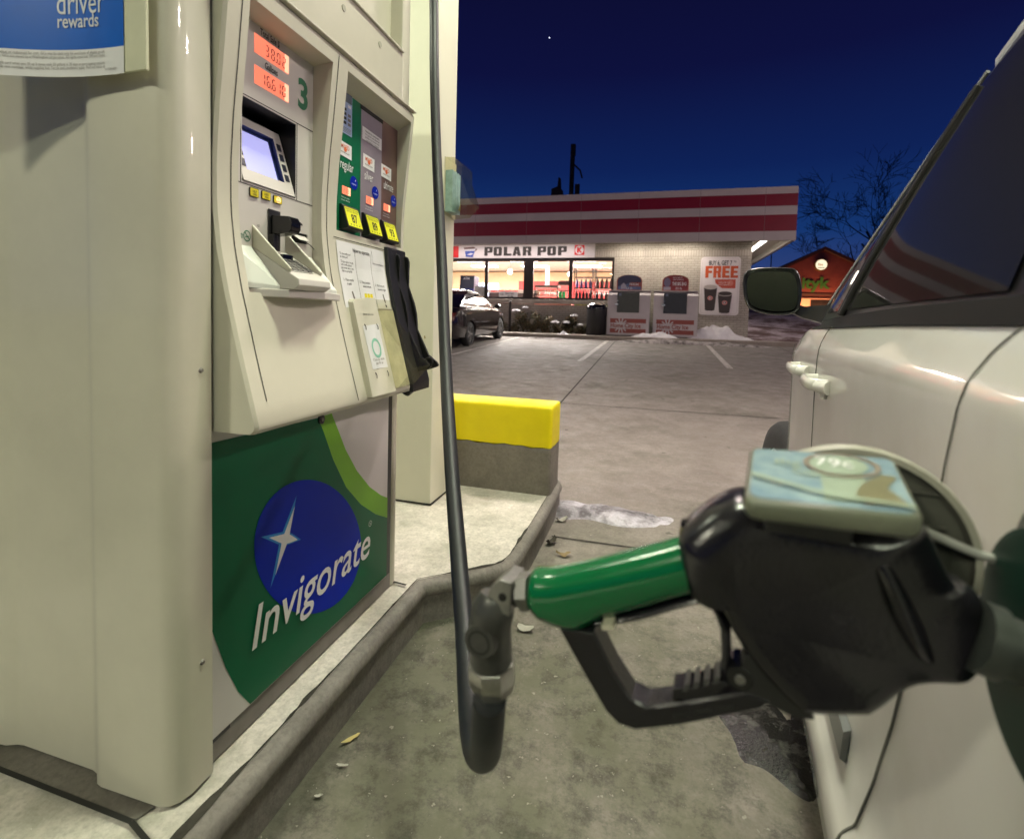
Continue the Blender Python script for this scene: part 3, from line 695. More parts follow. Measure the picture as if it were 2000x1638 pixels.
for i, t in enumerate(("CONTAINS", "UP TO 10%", "ETHANOL")): T_(t, .0145, 1.428, 1.304-.0145*i, al='CENTER', bo=.012, xs=.72)
for o_ in ip.v[-3000:]: pass
ip.v = [(x+(.0006 if i > 0 else 0), y, z) for i, (x, y, z) in enumerate(ip.v)]
ip.build("instruction_panel", pump, smooth=0)
# leaflet pocket: cream back plate with a printed card and a clear wedge
pk = M()
pl = lambda z: interp(z, [.885, 1.165], [-.7415, -.818])
pfn = lambda off: (lambda y, z: (pl(z)+off, y, z))
pk.prism([(1.232, 1.150), (1.240, 1.158), (1.352, 1.166), (1.352, .893), (1.222, .893), (1.222, .90)], pfn(-.006), pfn(.012), cream_m)
pk.poly([(1.252, 1.085), (1.335, 1.090), (1.335, .965), (1.252, .965)], pfn(.0130), white_p)
ring2(pk, 1.296, 1.022, .017, .024, pfn(.0136), mat("print pale green", (.25, .55, .42), .5), 24, .028)
pk.text("Clean up while", .010, lambda a, b: pfn(.0136)(1.294+a, .987+b), grey_kick, align='CENTER'); pk.text("you fill up", .010, lambda a, b: pfn(.0136)(1.294+a, .977+b), grey_kick, align='CENTER')
pk.text("please take one", .009, lambda a, b: pfn(.0126)(1.294+a, 1.115+b), grey_kick, align='CENTER')
for y in (1.262, 1.326):
    for z in (1.082, .948): pk.tube([pfn(.013)(y, z+.008), pfn(.016)(y, z), pfn(.013)(y+.002, z-.008)], .0012, grey_kick, 5)
pk_o = pk.build("leaflet_pocket", pump, smooth=0, bevel=.002)
clear = glass("clear acrylic", (.88, .87, .74), .05, .12)
wd = M()
A_ = lambda y, z, o_: (pl(z)+o_, y, z)
s1 = [(1.163, .004), (1.10, .012), (.965, .088), (.905, .022), (.895, .004)]
for y in (1.354, 1.462): wd.add([A_(y, z, o_) for z, o_ in s1], [tuple(range(5))], clear)
wd.grid([[A_(1.354, z, o_), A_(1.462, z, o_)] for z, o_ in s1], clear)
wd.build("clear_cover", pk_o, smooth=0)
lf = M(); lf.add([A_(1.356, .90, .003), A_(1.460, .90, .003), A_(1.460, 1.13, .003), A_(1.356, 1.13, .003)], [(0, 1, 2, 3)], mat("aged paper", (.55, .54, .40), .7, var=.2, scale=20))
lf.build("leaflet", pk_o, smooth=0)
# nozzle boot (empty holster)
nb = M()
side = [(-.868, 1.330), (-.828, 1.315), (-.822, 1.300), (-.822, 1.215), (-.800, 1.160), (-.790, 1.120), (-.786, 1.070), (-.742, .985), (-.712, .962), (-.704, .950), (-.712, .944), (-.768, .925), (-.776, .905), (-.780, .872), (-.800, .858), (-.826, .862), (-.86, .90), (-.868, 1.05), (-.868, 1.22)]
nb.prism(side, lambda a, b: (a, 1.530, b), lambda a, b: (a, 1.540, b), black)
nb.prism(side, lambda a, b: (a, 1.592, b), lambda a, b: (a, 1.602, b), black)
back = [(-.866, 1.334), (-.862, 1.22), (-.832, 1.05), (-.834, .90), (-.80, .86)]
nb.grid([[(bx(z)+o_, y, z) for y, o_ in ((1.472, .002), (1.477, .012), (1.600, .010))] for z in (1.334, 1.25, 1.18, 1.10, 1.02, .95, .90, .872)], black)
nb.prism([(-.866, 1.335), (-.836, 1.330), (-.838, 1.20), (-.812, 1.10), (-.800, 1.02), (-.766, .94), (-.776, .90), (-.82, .86), (-.834, .90), (-.83, 1.05), (-.866, 1.22)], lambda a, b: (a-.004, 1.480, b), lambda a, b: (a+.002, 1.531, b), black)
nb.tube([(-.79, 1.565, .885), (-.815, 1.565, .855)], [.026, .020], black, 14)
nb.tube([(-.712+.012*cos(t), 1.535, .968+.012*sin(t)) for t in [i*pi/6 for i in range(13)]], .004, black, 8)
nb.build("nozzle_boot", pump, smooth=40, bevel=.003)
# header above the cover, with its label ledge and blank recess
hd = M()
hd.box(-.886, -.822, .816, 1.53, 1.806, 1.960, cream); hd.box(-.886, -.816, .816, 1.53, 1.9605, 1.968, cream)
hd.box(-.90, -.868, .816, 1.56, 1.9685, 2.35, cream)
hd.rings([[(x, y, z) for x, y in ((-.90, 1.531), (-.826, 1.531), (-.821, 1.545), (-.823, 1.575), (-.832, 1.595), (-.85, 1.606), (-.90, 1.608))] for z in (1.806, 2.0, 2.35)], cream)
hd.box(-.886, -.810, .816, 1.612, 1.8008, 1.8062, cream_m)
hd_o = hd.build("header", pump, smooth=45, bevel=.003)
for y in (1.02, 1.205, 1.388):
    q = M(); q.prism(circ(y, 1.918, .0085, 16), dfn(-.822), dfn(-.8205), mat("plug grey green", (.36, .36, .27), .5)); q.build("plug", hd_o)

# ------------------------------------------------------------------ blue rewards sign on the end panel
sg = thing("rewards_sign", "blue driver rewards print curling off a cream board on the dispenser end", "sign", (-1.1, .705, 1.53))
q = M(); q.prism([(-.872, 1.533), (-.872, 1.95), (-1.15, 1.95), (-1.15, 1.56), (-.93, 1.533)], lambda a, b: (a, .7005, b), lambda a, b: (a, .7075, b), mat("sign board cream", (.62, .62, .44), .45))
q.build("backing_board", sg, bevel=.002)
def curl(off):
    def f(x, z):
        t = max(0, (-.93-x)); y = .6990-off-.85*t*t-.01*t
        return (x, y, z)
    return f
pr_ = M()
print_blue = mat("print blue", (.0, .105, .52), .38, var=.08, scale=3, spec=.22)
xs_ = [-.920-.02*i for i in range(22)]
for z0, z1, m_ in ((1.531, 1.578, white_p), (1.578, 1.95, print_blue)):
    pr_.grid([[curl(0)(x, z0), curl(0)(x, z1)] for x in xs_], m_)
tf = lambda x0, z0: (lambda a, b: curl(.0012)(x0+a, z0+b))
lw = mat("print grey white", (.62, .66, .70), .4)
pr_.text("driver", .058, tf(-1.058, 1.640), lw, xs=.68)
pr_.text("rewards", .034, tf(-1.057, 1.6165), lw, xs=.74, bold=.010)
for i, t in enumerate(("Points cannot be exchanged for value or redeemed for cash. GCs may be used only for purchases of eligible goods", "from the program site. GCs are issued by a Washington corporation. All rights reserved. TM and marks", "", "Offer: get a $10 gift card when you fill up 5 times with 50 gallons in 30 days at participating stations", "(limit 1 gift card per eligible new member, while supplies last. Terms and conditions apply. Find out more at")):
    pr_.text(t, .0072, tf(-.962, 1.5695-.0064*i), grey_kick, align='RIGHT', xs=.8)
pr_.text("1173SHP01", .006, tf(-.934, 1.5385), grey_kick, align='RIGHT')
pr_.build("print_sheet", sg, smooth=60)

# ------------------------------------------------------------------ canopy column, leaflet holder on it, barrier block
col_m = mat("column paint", (.72, .71, .57), .42, var=.06, scale=2.2, bump=.06, bscale=60)
cc = thing("canopy_column", "tall square cream painted column behind the dispenser carrying the canopy", "column", (-1.27, 2.55, .15))
q = M(); q.box(-1.53, -1.0725, 2.355, 2.60, .152, 4.58, col_m); q.build("shaft", cc, bevel=.006)
q = M(); q.box(-1.536, -1.0665, 2.349, 2.606, .1522, .158, dark_gap); q.build("base_seal", cc)
q = M()
for y, z in ((2.353, 1.0), (2.353, .93)): q.prism([(-1.12, z), (-1.114, z+.002), (-1.117, z+.016), (-1.122, z+.014)], lambda a, b: (a, 2.3549, b), lambda a, b: (a, 2.3535, b), mat("scuff", (.35, .28, .10), .7))
q.build("scuff_mark", cc, smooth=0)
ho = thing("leaflet_holder", "clear wedge leaflet holder full of pale blue leaflets on the column side", "leaflet holder", (-1.07, 2.55, 1.64))
q = M()
lt_blue = mat("leaflet stack", (.33, .52, .66), .6, var=.25, scale=30)
for i in range(6):
    q.box(-1.071, -1.030+.0015*(i % 3), 2.462+.017*i, 2.4775+.017*i, 1.655, 1.865-.004*(i % 2), lt_blue)
q.build("leaflet_stack", ho, smooth=0)
q = M(); s2 = [(-1.0718, 1.93), (-1.02, 1.925), (-.975, 1.885), (-.975, 1.82), (-.930, 1.70), (-.985, 1.645), (-1.0718, 1.64)]
for y in (2.455, 2.60): q.add([(x, y, z) for x, z in s2], [tuple(range(7))], clear)
q.grid([[(x, 2.455, z), (x, 2.60, z)] for x, z in s2], clear)
q.box(-1.0718, -1.069, 2.452, 2.603, 1.638, 1.932, mat("holder back", (.62, .60, .45), .5))
q.build("clear_case", ho, smooth=0)
q = M(); q.add([(-1.0, 2.47, 1.66), (-.985, 2.47, 1.70), (-1.0, 2.47, 1.74), (-1.02, 2.55, 1.73), (-1.02, 2.55, 1.67)], [(0, 1, 2, 3, 4)], mat("olive card", (.22, .24, .05), .6)); q.build("card", ho, smooth=0)
br_ = thing("barrier_block", "concrete crash block with a bright yellow painted top at the island end", "barrier", (-.95, 2.85, .15))
by_m = mat("yellow road paint", (.80, .66, .0), .42, var=.06, dirt=(.75, .61, .0), scale=7, bump=.15, bscale=25)
bg_m = concrete("grey block paint", (.20, .18, .15), (.175, .157, .13), (.13, .118, .095), big=3, spots=False)
def block(mb, z0, z1, m, cap):
    pr = rrect(-1.5, -.520, 2.70, 2.955, .022, 4)
    rs = [[(x, y, z0) for x, y in pr], [(x, y, z1-(.02 if cap else 0)) for x, y in pr]]
    if cap:
        for f, dz in ((.996, .008), (.986, .001), (.975, 0)): rs.append([(-1.01+(x+1.01)*f, 2.8275+(y-2.8275)*(1-(1-f)*3), z1-dz) for x, y in pr])
    mb.rings(rs, m)
q = M(); block(q, .14, .415, bg_m, False); q.build("lower_part", br_, smooth=45)
q = M(); pr = rrect(-1.5, -.5185, 2.6985, 2.9565, .022, 4); 
rag = lambda i, x: .412+.004*sin(x*60)+.003*sin(x*23+1)
big = []
for i in range(len(pr)):
    a, b = pr[i], pr[(i+1) % len(pr)]; kk = max(1, int(math.hypot(a[0]-b[0], a[1]-b[1])/.02)); big += [(a[0]+(b[0]-a[0])*t/kk, a[1]+(b[1]-a[1])*t/kk) for t in range(kk)]
rs = [[(x, y, rag(i, x+y)) for i, (x, y) in enumerate(big)], [(x, y, .615) for x, y in big]]
for f, dz in ((.997, .008), (.988, .0015), (.978, 0)): rs.append([(-1.01+(x+1.01)*f, 2.8275+(y-2.8275)*(1-(1-f)*3), .636-dz) for x, y in big])
q.rings(rs, by_m); q.build("painted_top", br_, smooth=45)

# ================================================================== HOSE AND NOZZLE
AZ = R(7.4); S0 = .44
def Wd(d, s, z): return (d*cos(AZ)+s*sin(AZ), -d*sin(AZ)+s*cos(AZ), z)
rubber = mat("hose rubber", (.007, .009, .012), .5, var=.25, scale=25, bump=.1, bscale=300)
steel_d = mat("swivel zinc", (.24, .235, .22), .36, .75, var=.3, scale=40, bump=.1, bscale=300)
hs = thing("fuel_hose", "black rubber fuel hose hanging from above and looping up to the nozzle", "hose", (-.83, 1.76, 2.4))
hp = [(-.86, 1.74, 2.75), (-.827, 1.758, 2.318), (-.785, 1.69, 1.98), (-.735, 1.613, 1.664), (-.648, 1.472, 1.303), (-.552, 1.295, 1.002), (-.443, 1.085, .784), (-.345, .896, .645), (-.281, .766, .588), (-.231, .654, .566), (-.193, .572, .588), (-.162, .511, .640), (-.146, .468, .705), (-.1395, .452, .752)]
q = M(); q.tube(catmull(hp, 10), .0165, rubber, 20); q.build("hose_tube", hs, smooth=60)
q = M(); q.tube([(-.8795, 1.60, 2.30), (-.8795, 1.60, 2.9), (-.86, 1.74, 2.9), (-.86, 1.74, 2.74)], .022, steel_d, 14); q.build("hose_mast", hs)

swd = mat("swivel grey", (.075, .075, .07), .4, .5, var=.25, scale=40)
nz = thing("fuel_nozzle", "black and green fuel nozzle standing in the filler of the white car", "fuel nozzle", (.04, S0, .9), -AZ)
NB = [(-.031, .94), (-.027, .954), (-.009, .972), (.012, .983), (.031, .979), (.069, .976), (.108, .975), (.13, .982), (.138, .975), (.147, .955), (.154, .942), (.162, .94), (.171, .932), (.174, .913), (.173, .89), (.169, .878), (.161, .871), (.138, .866), (.124, .856), (.11, .839), (.103, .834), (.068, .823), (.059, .825), (.031, .848), (.013, .874), (.002, .894), (-.007, .901), (-.021, .902)]
sm_ = [(p.x, p.y) for p in catmull([(a, b, 0) for a, b in NB], 4, True)]
def inset(pts, w):
    k = len(pts); o = []
    for i in range(k):
        a, b, c = V3((*pts[i-2], 0)), V3((*pts[i], 0)), V3((*pts[(i+2) % k], 0))
        t = (c-a).normalized(); nn_ = V3((t.y, -t.x, 0)); o.append((b.x+nn_.x*w, b.y+nn_.y*w))
    return o
ar = sum(sm_[i-1][0]*sm_[i][1]-sm_[i][0]*sm_[i-1][1] for i in range(len(sm_)))
sgn = 1 if ar < 0 else -1
nblack = mat("nozzle guard black", (.009, .008, .011), .24, var=.3, scale=30, bump=.18, bscale=260, rvar=.1)
q = M(); rs = []
for s_, w in ((-.033, .040), (-.0325, .026), (-.029, .0135), (-.022, .005), (-.010, .001), (0, 0), (.010, .001), (.022, .005), (.029, .0135), (.0325, .026), (.033, .040)):
    rs.append([(.075+(a-.075)*(1-w*7*.8), S0+.016*max(0, min(1, (a+.035)/.06))+s_*(1-.36*max(0, min(1, (a-.118)/.035))), .905+(b-.905)*(1-w*7)) for a, b in sm_])
q.rings(rs, nblack)
body = q.build("guard_body", nz, smooth=70)
q = M(); q.tube(catmull([(.098, S0-.008, .966), (.110, S0-.0125, .945), (.124, S0-.0115, .915), (.136, S0-.004, .892), (.146, S0+.002, .882)], 6), [.001+.0065*sin(pi*min(1, i/24)) for i in range(25)], nblack, 10); q.build("moulded_rib", body, smooth=70)
q = M(); q.tube(catmull([(-.027, S0+.002, .951), (-.010, S0-.008, .957), (.010, S0-.010, .962), (.030, S0-.002, .972)], 6), .0055, black_gl, 10); q.build("moulded_rib", body, smooth=70)
# green hand grip: swept oval section, drooping into the root of the lever guard
ax = catmull([(-.160, .8635), (-.1555, .864), (-.130, .8685), (-.083, .8915), (-.045, .9095), (-.012, .925)] and [(-.160, S0, .8635), (-.155, S0, .8640), (-.130, S0, .8700), (-.083, S0, .8905), (-.045, S0, .9085), (-.012, S0, .925)], 6)
q = M(); rs = []
for i, p in enumerate(ax):
    t = (ax[min(i+1, len(ax)-1)]-ax[max(i-1, 0)]).normalized(); up_ = V3((-t.z, 0, t.x))
    u_ = i/(len(ax)-1)
    hu = .0225 if p.x > -.152 else .0125+.010*max(0, (p.x+.160)/.008)**.5
    dn = .0220+.012*math.exp(-((p.x+.128)/.020)**2)+.004*max(0, 1-abs(p.x+.09)/.05) if p.x > -.152 else .0125+.0125*max(0, (p.x+.160)/.008)**.5
    wd_ = .0215 if p.x > -.152 else .0125+.009*max(0, (p.x+.160)/.008)**.5
    ring = []
    for j_ in range(24):
        th = 2*pi*j_/24; c_, s_ = cos(th), sin(th)
        ring.append(tuple(p+V3((0, 1, 0))*wd_*c_+up_*(hu if s_ > 0 else dn)*s_))
    rs.append(ring)
q.rings(rs, mat("grip green vinyl", (.002, .115, .036), .16, var=.1, scale=14, bump=.06, bscale=200, coat=.3))
q.build("hand_grip", nz, smooth=70)
# lever guard, trigger and hold-open latch
q = M()
go = [(-.129, .842), (-.103, .805), (-.084, .7795), (-.073, .772), (-.058, .772), (-.023, .7885), (.036, .822), (.043, .832)]
gi = [(.026, .8335), (-.023, .8085), (-.050, .796), (-.063, .7985), (-.079, .818), (-.097, .848)]
ring = go+gi
def loopr(s_, w):
    return [(a, S0+s_, b) for a, b in inset2(ring, w)]
def inset2(pts, w):
    k = len(pts); o = []
    for i in range(k):
        a, b, c = V3((*pts[i-1], 0)), V3((*pts[i], 0)), V3((*pts[(i+1) % k], 0))
        t = (c-a).normalized(); o.append((b.x-t.y*w, b.y+t.x*w))
    return o
q.rings([loopr(-.013, .002), loopr(-.011, 0), loopr(.011, 0), loopr(.013, .002)], nblack)
for x0 in (-.028, -.012, .004): q.prism([(x0, .794+.52*(x0+.028)), (x0+.012, .8003+.52*(x0+.028)), (x0+.012, .8037+.52*(x0+.028)), (x0, .7975+.52*(x0+.028))], lambda a, b: (a, S0-.0134, b), lambda a, b: (a, S0-.0130, b), dark_gap)
q.build("lever_guard", nz, smooth=45, bevel=.0012)
q = M()
tr_ = catmull([(-.098, S0, .852), (-.085, S0, .857), (-.060, S0, .868), (-.032, S0, .884), (-.012, S0, .894), (.0, S0, .890), (.008, S0, .874)], 5)
q.tube(tr_, [.0055]*len(tr_), nblack, 10, flat=(1.6, .8))
q.tube([(.008, S0, .874), (.010, S0, .850), (.008, S0, .828)], .004, nblack, 8)
q.build("trigger", nz, smooth=60)
q = M()
q.prism([(-.030, .8065), (-.004, .815), (.006, .824), (.014, .834), (.006, .834), (-.008, .826), (-.030, .8165)], lambda a, b: (a, S0-.010, b), lambda a, b: (a, S0+.010, b), nblack)
for i in range(4): q.prism([(-.022+.0075*i, .8165+.0045*i), (-.018+.0075*i, .8185+.0045*i), (-.0165+.0075*i, .825+.0045*i), (-.0205+.0075*i, .823+.0045*i)], lambda a, b: (a, S0-.0105, b), lambda a, b: (a, S0+.0105, b), mat("latch grey", (.05, .05, .046), .5))
q.tube([(.020, S0-.013, .842), (.020, S0+.013, .842)], .0095, black_gl, 14); q.tube([(.020, S0-.0145, .842), (.020, S0-.013, .842)], .004, steel_d, 10)
q.prism([(.020, .832), (.060, .823), (.072, .826), (.050, .860), (.022, .862)], lambda a, b: (a, S0-.012, b), lambda a, b: (a, S0+.012, b), black)
q.build("hold_open_latch", nz, smooth=40, bevel=.0008)
q = M(); q.prism([(-.088, .8565), (-.079, .860), (-.080, .864), (-.089, .8605)], lambda a, b: (a, S0-.0205, b), lambda a, b: (a, S0-.008, b), mat("tag paper", (.5, .48, .36), .6)); q.build("inspection_tag", nz, smooth=0)
# swivel: hex nut, elbow block, ball joint, hose ferrule
q = M()
q.tube([(-.172, S0, .860), (-.160, S0, .8635)], [.0175, .0175], steel_d, 6); q.tube([(-.178, S0, .858), (-.172, S0, .860)], .0135, black, 14)
q.build("hex_nut", nz, smooth=30, bevel=.0012)
q = M()
q.rings([[(x, S0+y, z) for x, y, z in r_] for r_ in (
    [(-.203, -.016, .846), (-.203, .016, .846), (-.196, .016, .866), (-.196, -.016, .866)],
    [(-.190, -.017, .846), (-.190, .017, .846), (-.186, .017, .876), (-.186, -.017, .876)],
    [(-.176, -.016, .842), (-.176, .016, .842), (-.174, .016, .875), (-.174, -.016, .875)])], steel_d)
q.tube([(-.183, S0-.0185, .860), (-.183, S0+.0185, .860)], .004, dark_gap, 10)
q.build("swivel_elbow", nz, smooth=35, bevel=.003)
q = M()
q.tube(catmull([(-.196, S0-.002, .853), (-.197, S0-.004, .842), (-.201, S0-.003, .822), (-.2015, S0, .795), (-.201, S0+.002, .781)], 5), [.015+.006*min(1, i/6) for i in range(21)], swd, 20)
q.tube([(-.2025, S0-.024, .815), (-.2025, S0-.010, .815)], [.0155, .0175], swd, 20)
ring2(q, -.2025, .815, .0095, .0115, lambda a, b: (a, S0-.0246, b), mat("swivel dark", (.03, .03, .028), .5, .5), 20)
q.build("swivel_joint", nz, smooth=40)
q = M()
q.tube([(-.201, S0+.001, .784), (-.201, S0+.002, .779), (-.200, S0+.003, .765), (-.199, S0+.005, .752)], [.0225, .0240, .0240, .020], mat("ferrule steel", (.38, .37, .34), .28, .9, var=.2, scale=40), 8)
q.build("hose_ferrule", nz, smooth=25, bevel=.0012)
# spout end, collar and vapour splash guard
q = M(); q.tube([(.165, S0, .911), (.177, S0, .908), (.178, S0, .908), (.1925, S0, .905), (.193, S0, .905), (.30, S0, .87)], [.024, .024, .020, .020, .0125, .0115], mat("spout aluminium", (.10, .11, .10), .5, .8, var=.15, scale=30), 24); q.build("spout", nz, smooth=40)
q = M(); rs = []
for x, r_ in ((.199, .026), (.197, .080), (.1985, .0865), (.202, .087), (.206, .080), (.209, .03)): rs.append([(x, S0+a, b) for a, b in circ(0, .900, r_, 48)])
q.rings(rs, mat("splash guard green", (.002, .026, .017), .5, var=.2, scale=20, spec=.2)); q.build("splash_guard", nz, smooth=50)
# advert plate clipped on top of the nozzle
q = M()
pc = [(.012, .318), (.020, .458), (.122, .476), (.100, .330)]
def bil(u, v_, z):
    a, b, c, d = [V3((*p, 0)) for p in (pc[0], pc[3], pc[2], pc[1])]
    p = (a*(1-u)+b*u)*(1-v_)+(d*(1-u)+c*u)*v_
    return (p.x, p.y, z)
zt = 1.0190; zf = lambda u, v_: zt-.001*u
rim = rrect(0, 1, 0, 1, .085, 5)
plate_e = mat("plate edge", (.115, .125, .085), .35, var=.2, scale=30)
rs = []
for ins, z in ((.05, -.0125), (.015, -.0112), (0, -.0085), (0, -.002), (.012, 0)):
    rs.append([bil(ins+(1-2*ins)*u, ins+(1-2*ins)*v_, zt+z) for u, v_ in rim])
q.rings(rs, plate_e)
face = mat("plate print pale blue", (.30, .39, .41), .25, var=.3, scale=26, dirt=(.14, .23, .31))
pf = lambda off: (lambda u, v_: bil(u, v_, zt+off))
q.poly([(.03+.94*u, .04+.92*v_) for u, v_ in rim], pf(.0006), face)
pgreen = mat("plate print pale green", (.37, .44, .34), .25, var=.12, scale=30); ptan = mat("plate print tan", (.20, .185, .10), .3, var=.2, scale=30); pbrown = mat("plate print brown", (.27, .22, .17), .3)
q.poly([(.47, .10), (.75, .10), (.74, .62), (.47, .58)], pf(.0011), pgreen)
q.poly([(.66, .22), (.72, .40), (.86, .58), (.95, .55), (.86, .36), (.96, .10), (.70, .08)], pf(.0015), ptan)
ring2(q, .62, .70, .215, .25, pf(.0019), pbrown, 30, .24); 
q.poly(circ(.60, .70, .19, 26, .19), pf(.0019), pgreen)
q.text("79c", .24, lambda a, b: pf(.0024)(.44+a, .64+b), white_p, bold=.012, xs=.75)
q.text("Big", .15, lambda a, b: pf(.0024)(.17+a, .60+b), pgreen, bold=.01); q.text("Cup", .15, lambda a, b: pf(.0024)(.29+a*.7, .44+b), pgreen, bold=.01)
q.text("any size", .06, lambda a, b: pf(.0024)(.15+a, .22+b), pbrown)
q.poly([(.03, .33), (.50, .12), (.97, .07), (.97, .10), (.50, .16), (.03, .38)], pf(.0028), pgreen)
q.build("advert_plate", nz, smooth=45)["label"] = "pale blue cup advert plate clipped on top"
q = M(); q.box(.030, .085, S0-.030, S0+.02, .968, 1.0070, black); q.build("plate_clip", nz, bevel=.003)

# ================================================================== WHITE CAR
suv = thing("parked_car", "white sport utility car being refuelled with its fuel flap open", "car", (1.13, 1.3, 0), -AZ)
paint = mat("white car paint", (.81, .80, .76), .30, var=.04, dirt=(.68, .66, .60), scale=2.2, coat=1.0, spec=.5)
trim_b = mat("car black trim", (.014, .014, .015), .28, var=.2, scale=12)
glass_d = mat("tinted car glass", (.016, .015, .015), .05, var=0, spec=.20)
DC = 1.13
def plan(s):
    if s > 1.9: return .47*((s-1.9)/1.6)**2.3
    if s < .1: return .13*((.1-s)/1.05)**2.3
    return 0
def zbelt(s): return interp(s, [-.95, -.6, 0, 1.0, 1.95, 2.15, 2.6, 3.1, 3.4, 3.52, 3.6], [.95, 1.10, 1.137, 1.134, 1.118, 1.09, 1.05, 1.00, .93, .85, .70])
SEC = [(.24, 1.13), (.235, .32), (.245, .20), (.28, .181), (.345, .178), (.375, .186), (.40, .2005), (.50, .209), (.62, .2125), (.75, .2135), (.88, .2135), (.98, .2130), (1.045, .2145), (1.072, .2185), (1.080, .2225), (1.10, .229), (1.126, .242), (1.134, .255), (1.137, .30)]
zS = [z for z, d in SEC[3:17]]; dS = [d for z, d in SEC[3:17]]
def bd(s, z): return interp(z, zS, dS)+plan(s)
def sec(s):
    zb = zbelt(s); f = (zb-.40)/(1.137-.40); o = []
    for z, d in SEC:
        zz_ = z if z < .40 else .40+(z-.40)*f
        dd = d+(plan(s) if d < 1.1 else 0)
        o.append((min(dd, DC), s, zz_))
    crown = [(DC-.45, s, zb+.028), (DC, s, zb+.036)]
    L_ = o[1:]+crown[:1]
    return [o[0]]+L_+[crown[1]]+[(2*DC-d, s_, z) for d, s_, z in reversed(L_)]
st = [-.95, -.9, -.8, -.65, -.45, -.2, .1, .4, .7, 1.0, 1.3, 1.6, 1.9, 2.05, 2.2, 2.4, 2.6, 2.8, 3.0, 3.2, 3.35, 3.45, 3.52, 3.57, 3.6]
q = M(); q.rings([sec(s) for s in st], paint)
body_o = q.build("body", suv, smooth=28)
# wheel wells and the filler recess are cut out of the shell
well_m = mat("wheel well", (.012, .012, .012), .8)
cut = M()
for s in (.02, 2.62):
    for d0, d1 in ((-.2, .52), (1.74, 2.5)): cut.tube([(d0, s, .34), (d1, s, .34)], .37, well_m, 40)
cut.tube([(.1, .44, .93), (.30, .44, .93)], .084, well_m, 32)
cut_o = cut.build("well_cutter", suv, smooth=0)
bm_ = body_o.modifiers.new("wells", 'BOOLEAN'); bm_.object = cut_o; bm_.operation = 'DIFFERENCE'; bm_.solver = 'EXACT'
dg = bpy.context.evaluated_depsgraph_get(); dg.update()
nm = bpy.data.meshes.new_from_object(body_o.evaluated_get(dg)); body_o.modifiers.clear(); body_o.data = nm; nm.name = "body"
bpy.data.objects.remove(cut_o)
if len(nm.materials) < 2: nm.materials.append(well_m)
nm.set_sharp_from_angle(angle=R(28))
# panel gaps
gap_m = mat("panel gap", (.13, .13, .115), .7)
def gap(pts, r=.0009, sub=6):
    P = catmull([(a, b, 0) for a, b in pts], sub); mb = M()
    mb.tube([(bd(p.x, p.y)-.0006, p.x, p.y) for p in P], r, gap_m, 6); return mb.build("panel_gap", suv)
gap([(.598, 1.126), (.632, 1.077), (.655, 1.0), (.672, .93), (.70, .82), (.735, .70)])
gap([(.735, .70), (.762, .62), (.79, .55), (.835, .43), (.855, .37), (.862, .30)], .0022)
gap([(1.50, 1.118), (1.53, 1.077), (1.54, .9), (1.54, .6), (1.535, .36)], .0012)
gap([(2.10, 1.05), (2.12, .9), (2.10, .6), (2.08, .42)], .0012)
# lower door moulding
q = M()
for a, b in ((.93, 1.50), (1.56, 2.06)):
    q.rings([[(bd(s, z)-o_, s, z) for z, o_ in ((.425, .001), (.43, .010), (.475, .011), (.482, .001))] for s in (a, a+.012, (a+b)/2, b-.012, b)], mat("door moulding", (.16, .17, .165), .3))
q.build("door_moulding", suv, smooth=40)
# cabin with glass, pillars and roof
zl = [1.128, 1.20, 1.30, 1.40, 1.50, 1.575, 1.615]
def cab(z):
    t = (z-1.128)/(1.615-1.128)
    d = .247+.155*t**1.1; f = 2.02-.76*t; r_ = -.83+.22*t
    return d, f, r_
def cring(z, off=0):
    d, f, r_ = cab(z); d -= off; k = 14; L_ = []
    for i in range(k+1):
        u = i/k; s = r_+(f-r_)*u
        L_.append((d+.035*max(0, (u-.72)/.28)**2+.02*max(0, (.2-u)/.2)**2, s, z))
    fr = [(d+.12, f+.055, z), (.62, f+.14, z), (DC, f+.17, z)]
    bk_ = [(DC, r_-.05, z), (.6, r_-.04, z), (d+.10, r_-.02, z)]
    right_ = [(2*DC-a, s, zz) for a, s, zz in reversed(L_+fr[:2])]
    lb = [(2*DC-a, s, zz) for a, s, zz in reversed(bk_[1:])]
    return L_+fr+right_+lb+bk_
q = M(); q.rings([cring(z) for z in zl], trim_b, caps=False); q.build("pillars", suv, smooth=40)
q = M()
rr_ = [cring(1.6155)]
for f, z in ((1.0, 1.630), (.985, 1.648), (.93, 1.668), (.80, 1.690), (.5, 1.705), (.2, 1.71)):
    rr_.append([(DC+(a-DC)*f, .33+(s-.33)*(f if f > .6 else f), z) for a, s, zz in cring(1.615)])
q.rings(rr_, paint); q.build("roof", suv, smooth=50)
def side_patch(name, quad_pts, off, m, mirror=True, label=None):
    for mi in ((0, 1) if mirror else (0,)):
        mb = M(); rows = []
        for i in range(9):
            u = i/8; row = []
            for j_ in range(9):
                w = j_/8
                a = [quad_pts[0][h]*(1-u)+quad_pts[1][h]*u for h in (0, 1)]; b = [quad_pts[3][h]*(1-u)+quad_pts[2][h]*u for h in (0, 1)]
                s = a[0]*(1-w)+b[0]*w; z = a[1]*(1-w)+b[1]*w
                d, f, r_ = cab(z); u_ = (s-r_)/(f-r_); dd = d+.035*max(0, (u_-.72)/.28)**2+.02*max(0, (.2-u_)/.2)**2-off
                row.append((dd if not mi else 2*DC-dd, s, z))
            rows.append(row)
        mb.grid(rows, m); o = mb.build(name, suv, smooth=60)
side_patch("side_window", [(.66, 1.160), (1.455, 1.160), (1.215, 1.568), (.66, 1.582)], .003, glass_d)
side_patch("side_window", [(-.10, 1.166), (.600, 1.160), (.600, 1.582), (.02, 1.582)], .003, glass_d)
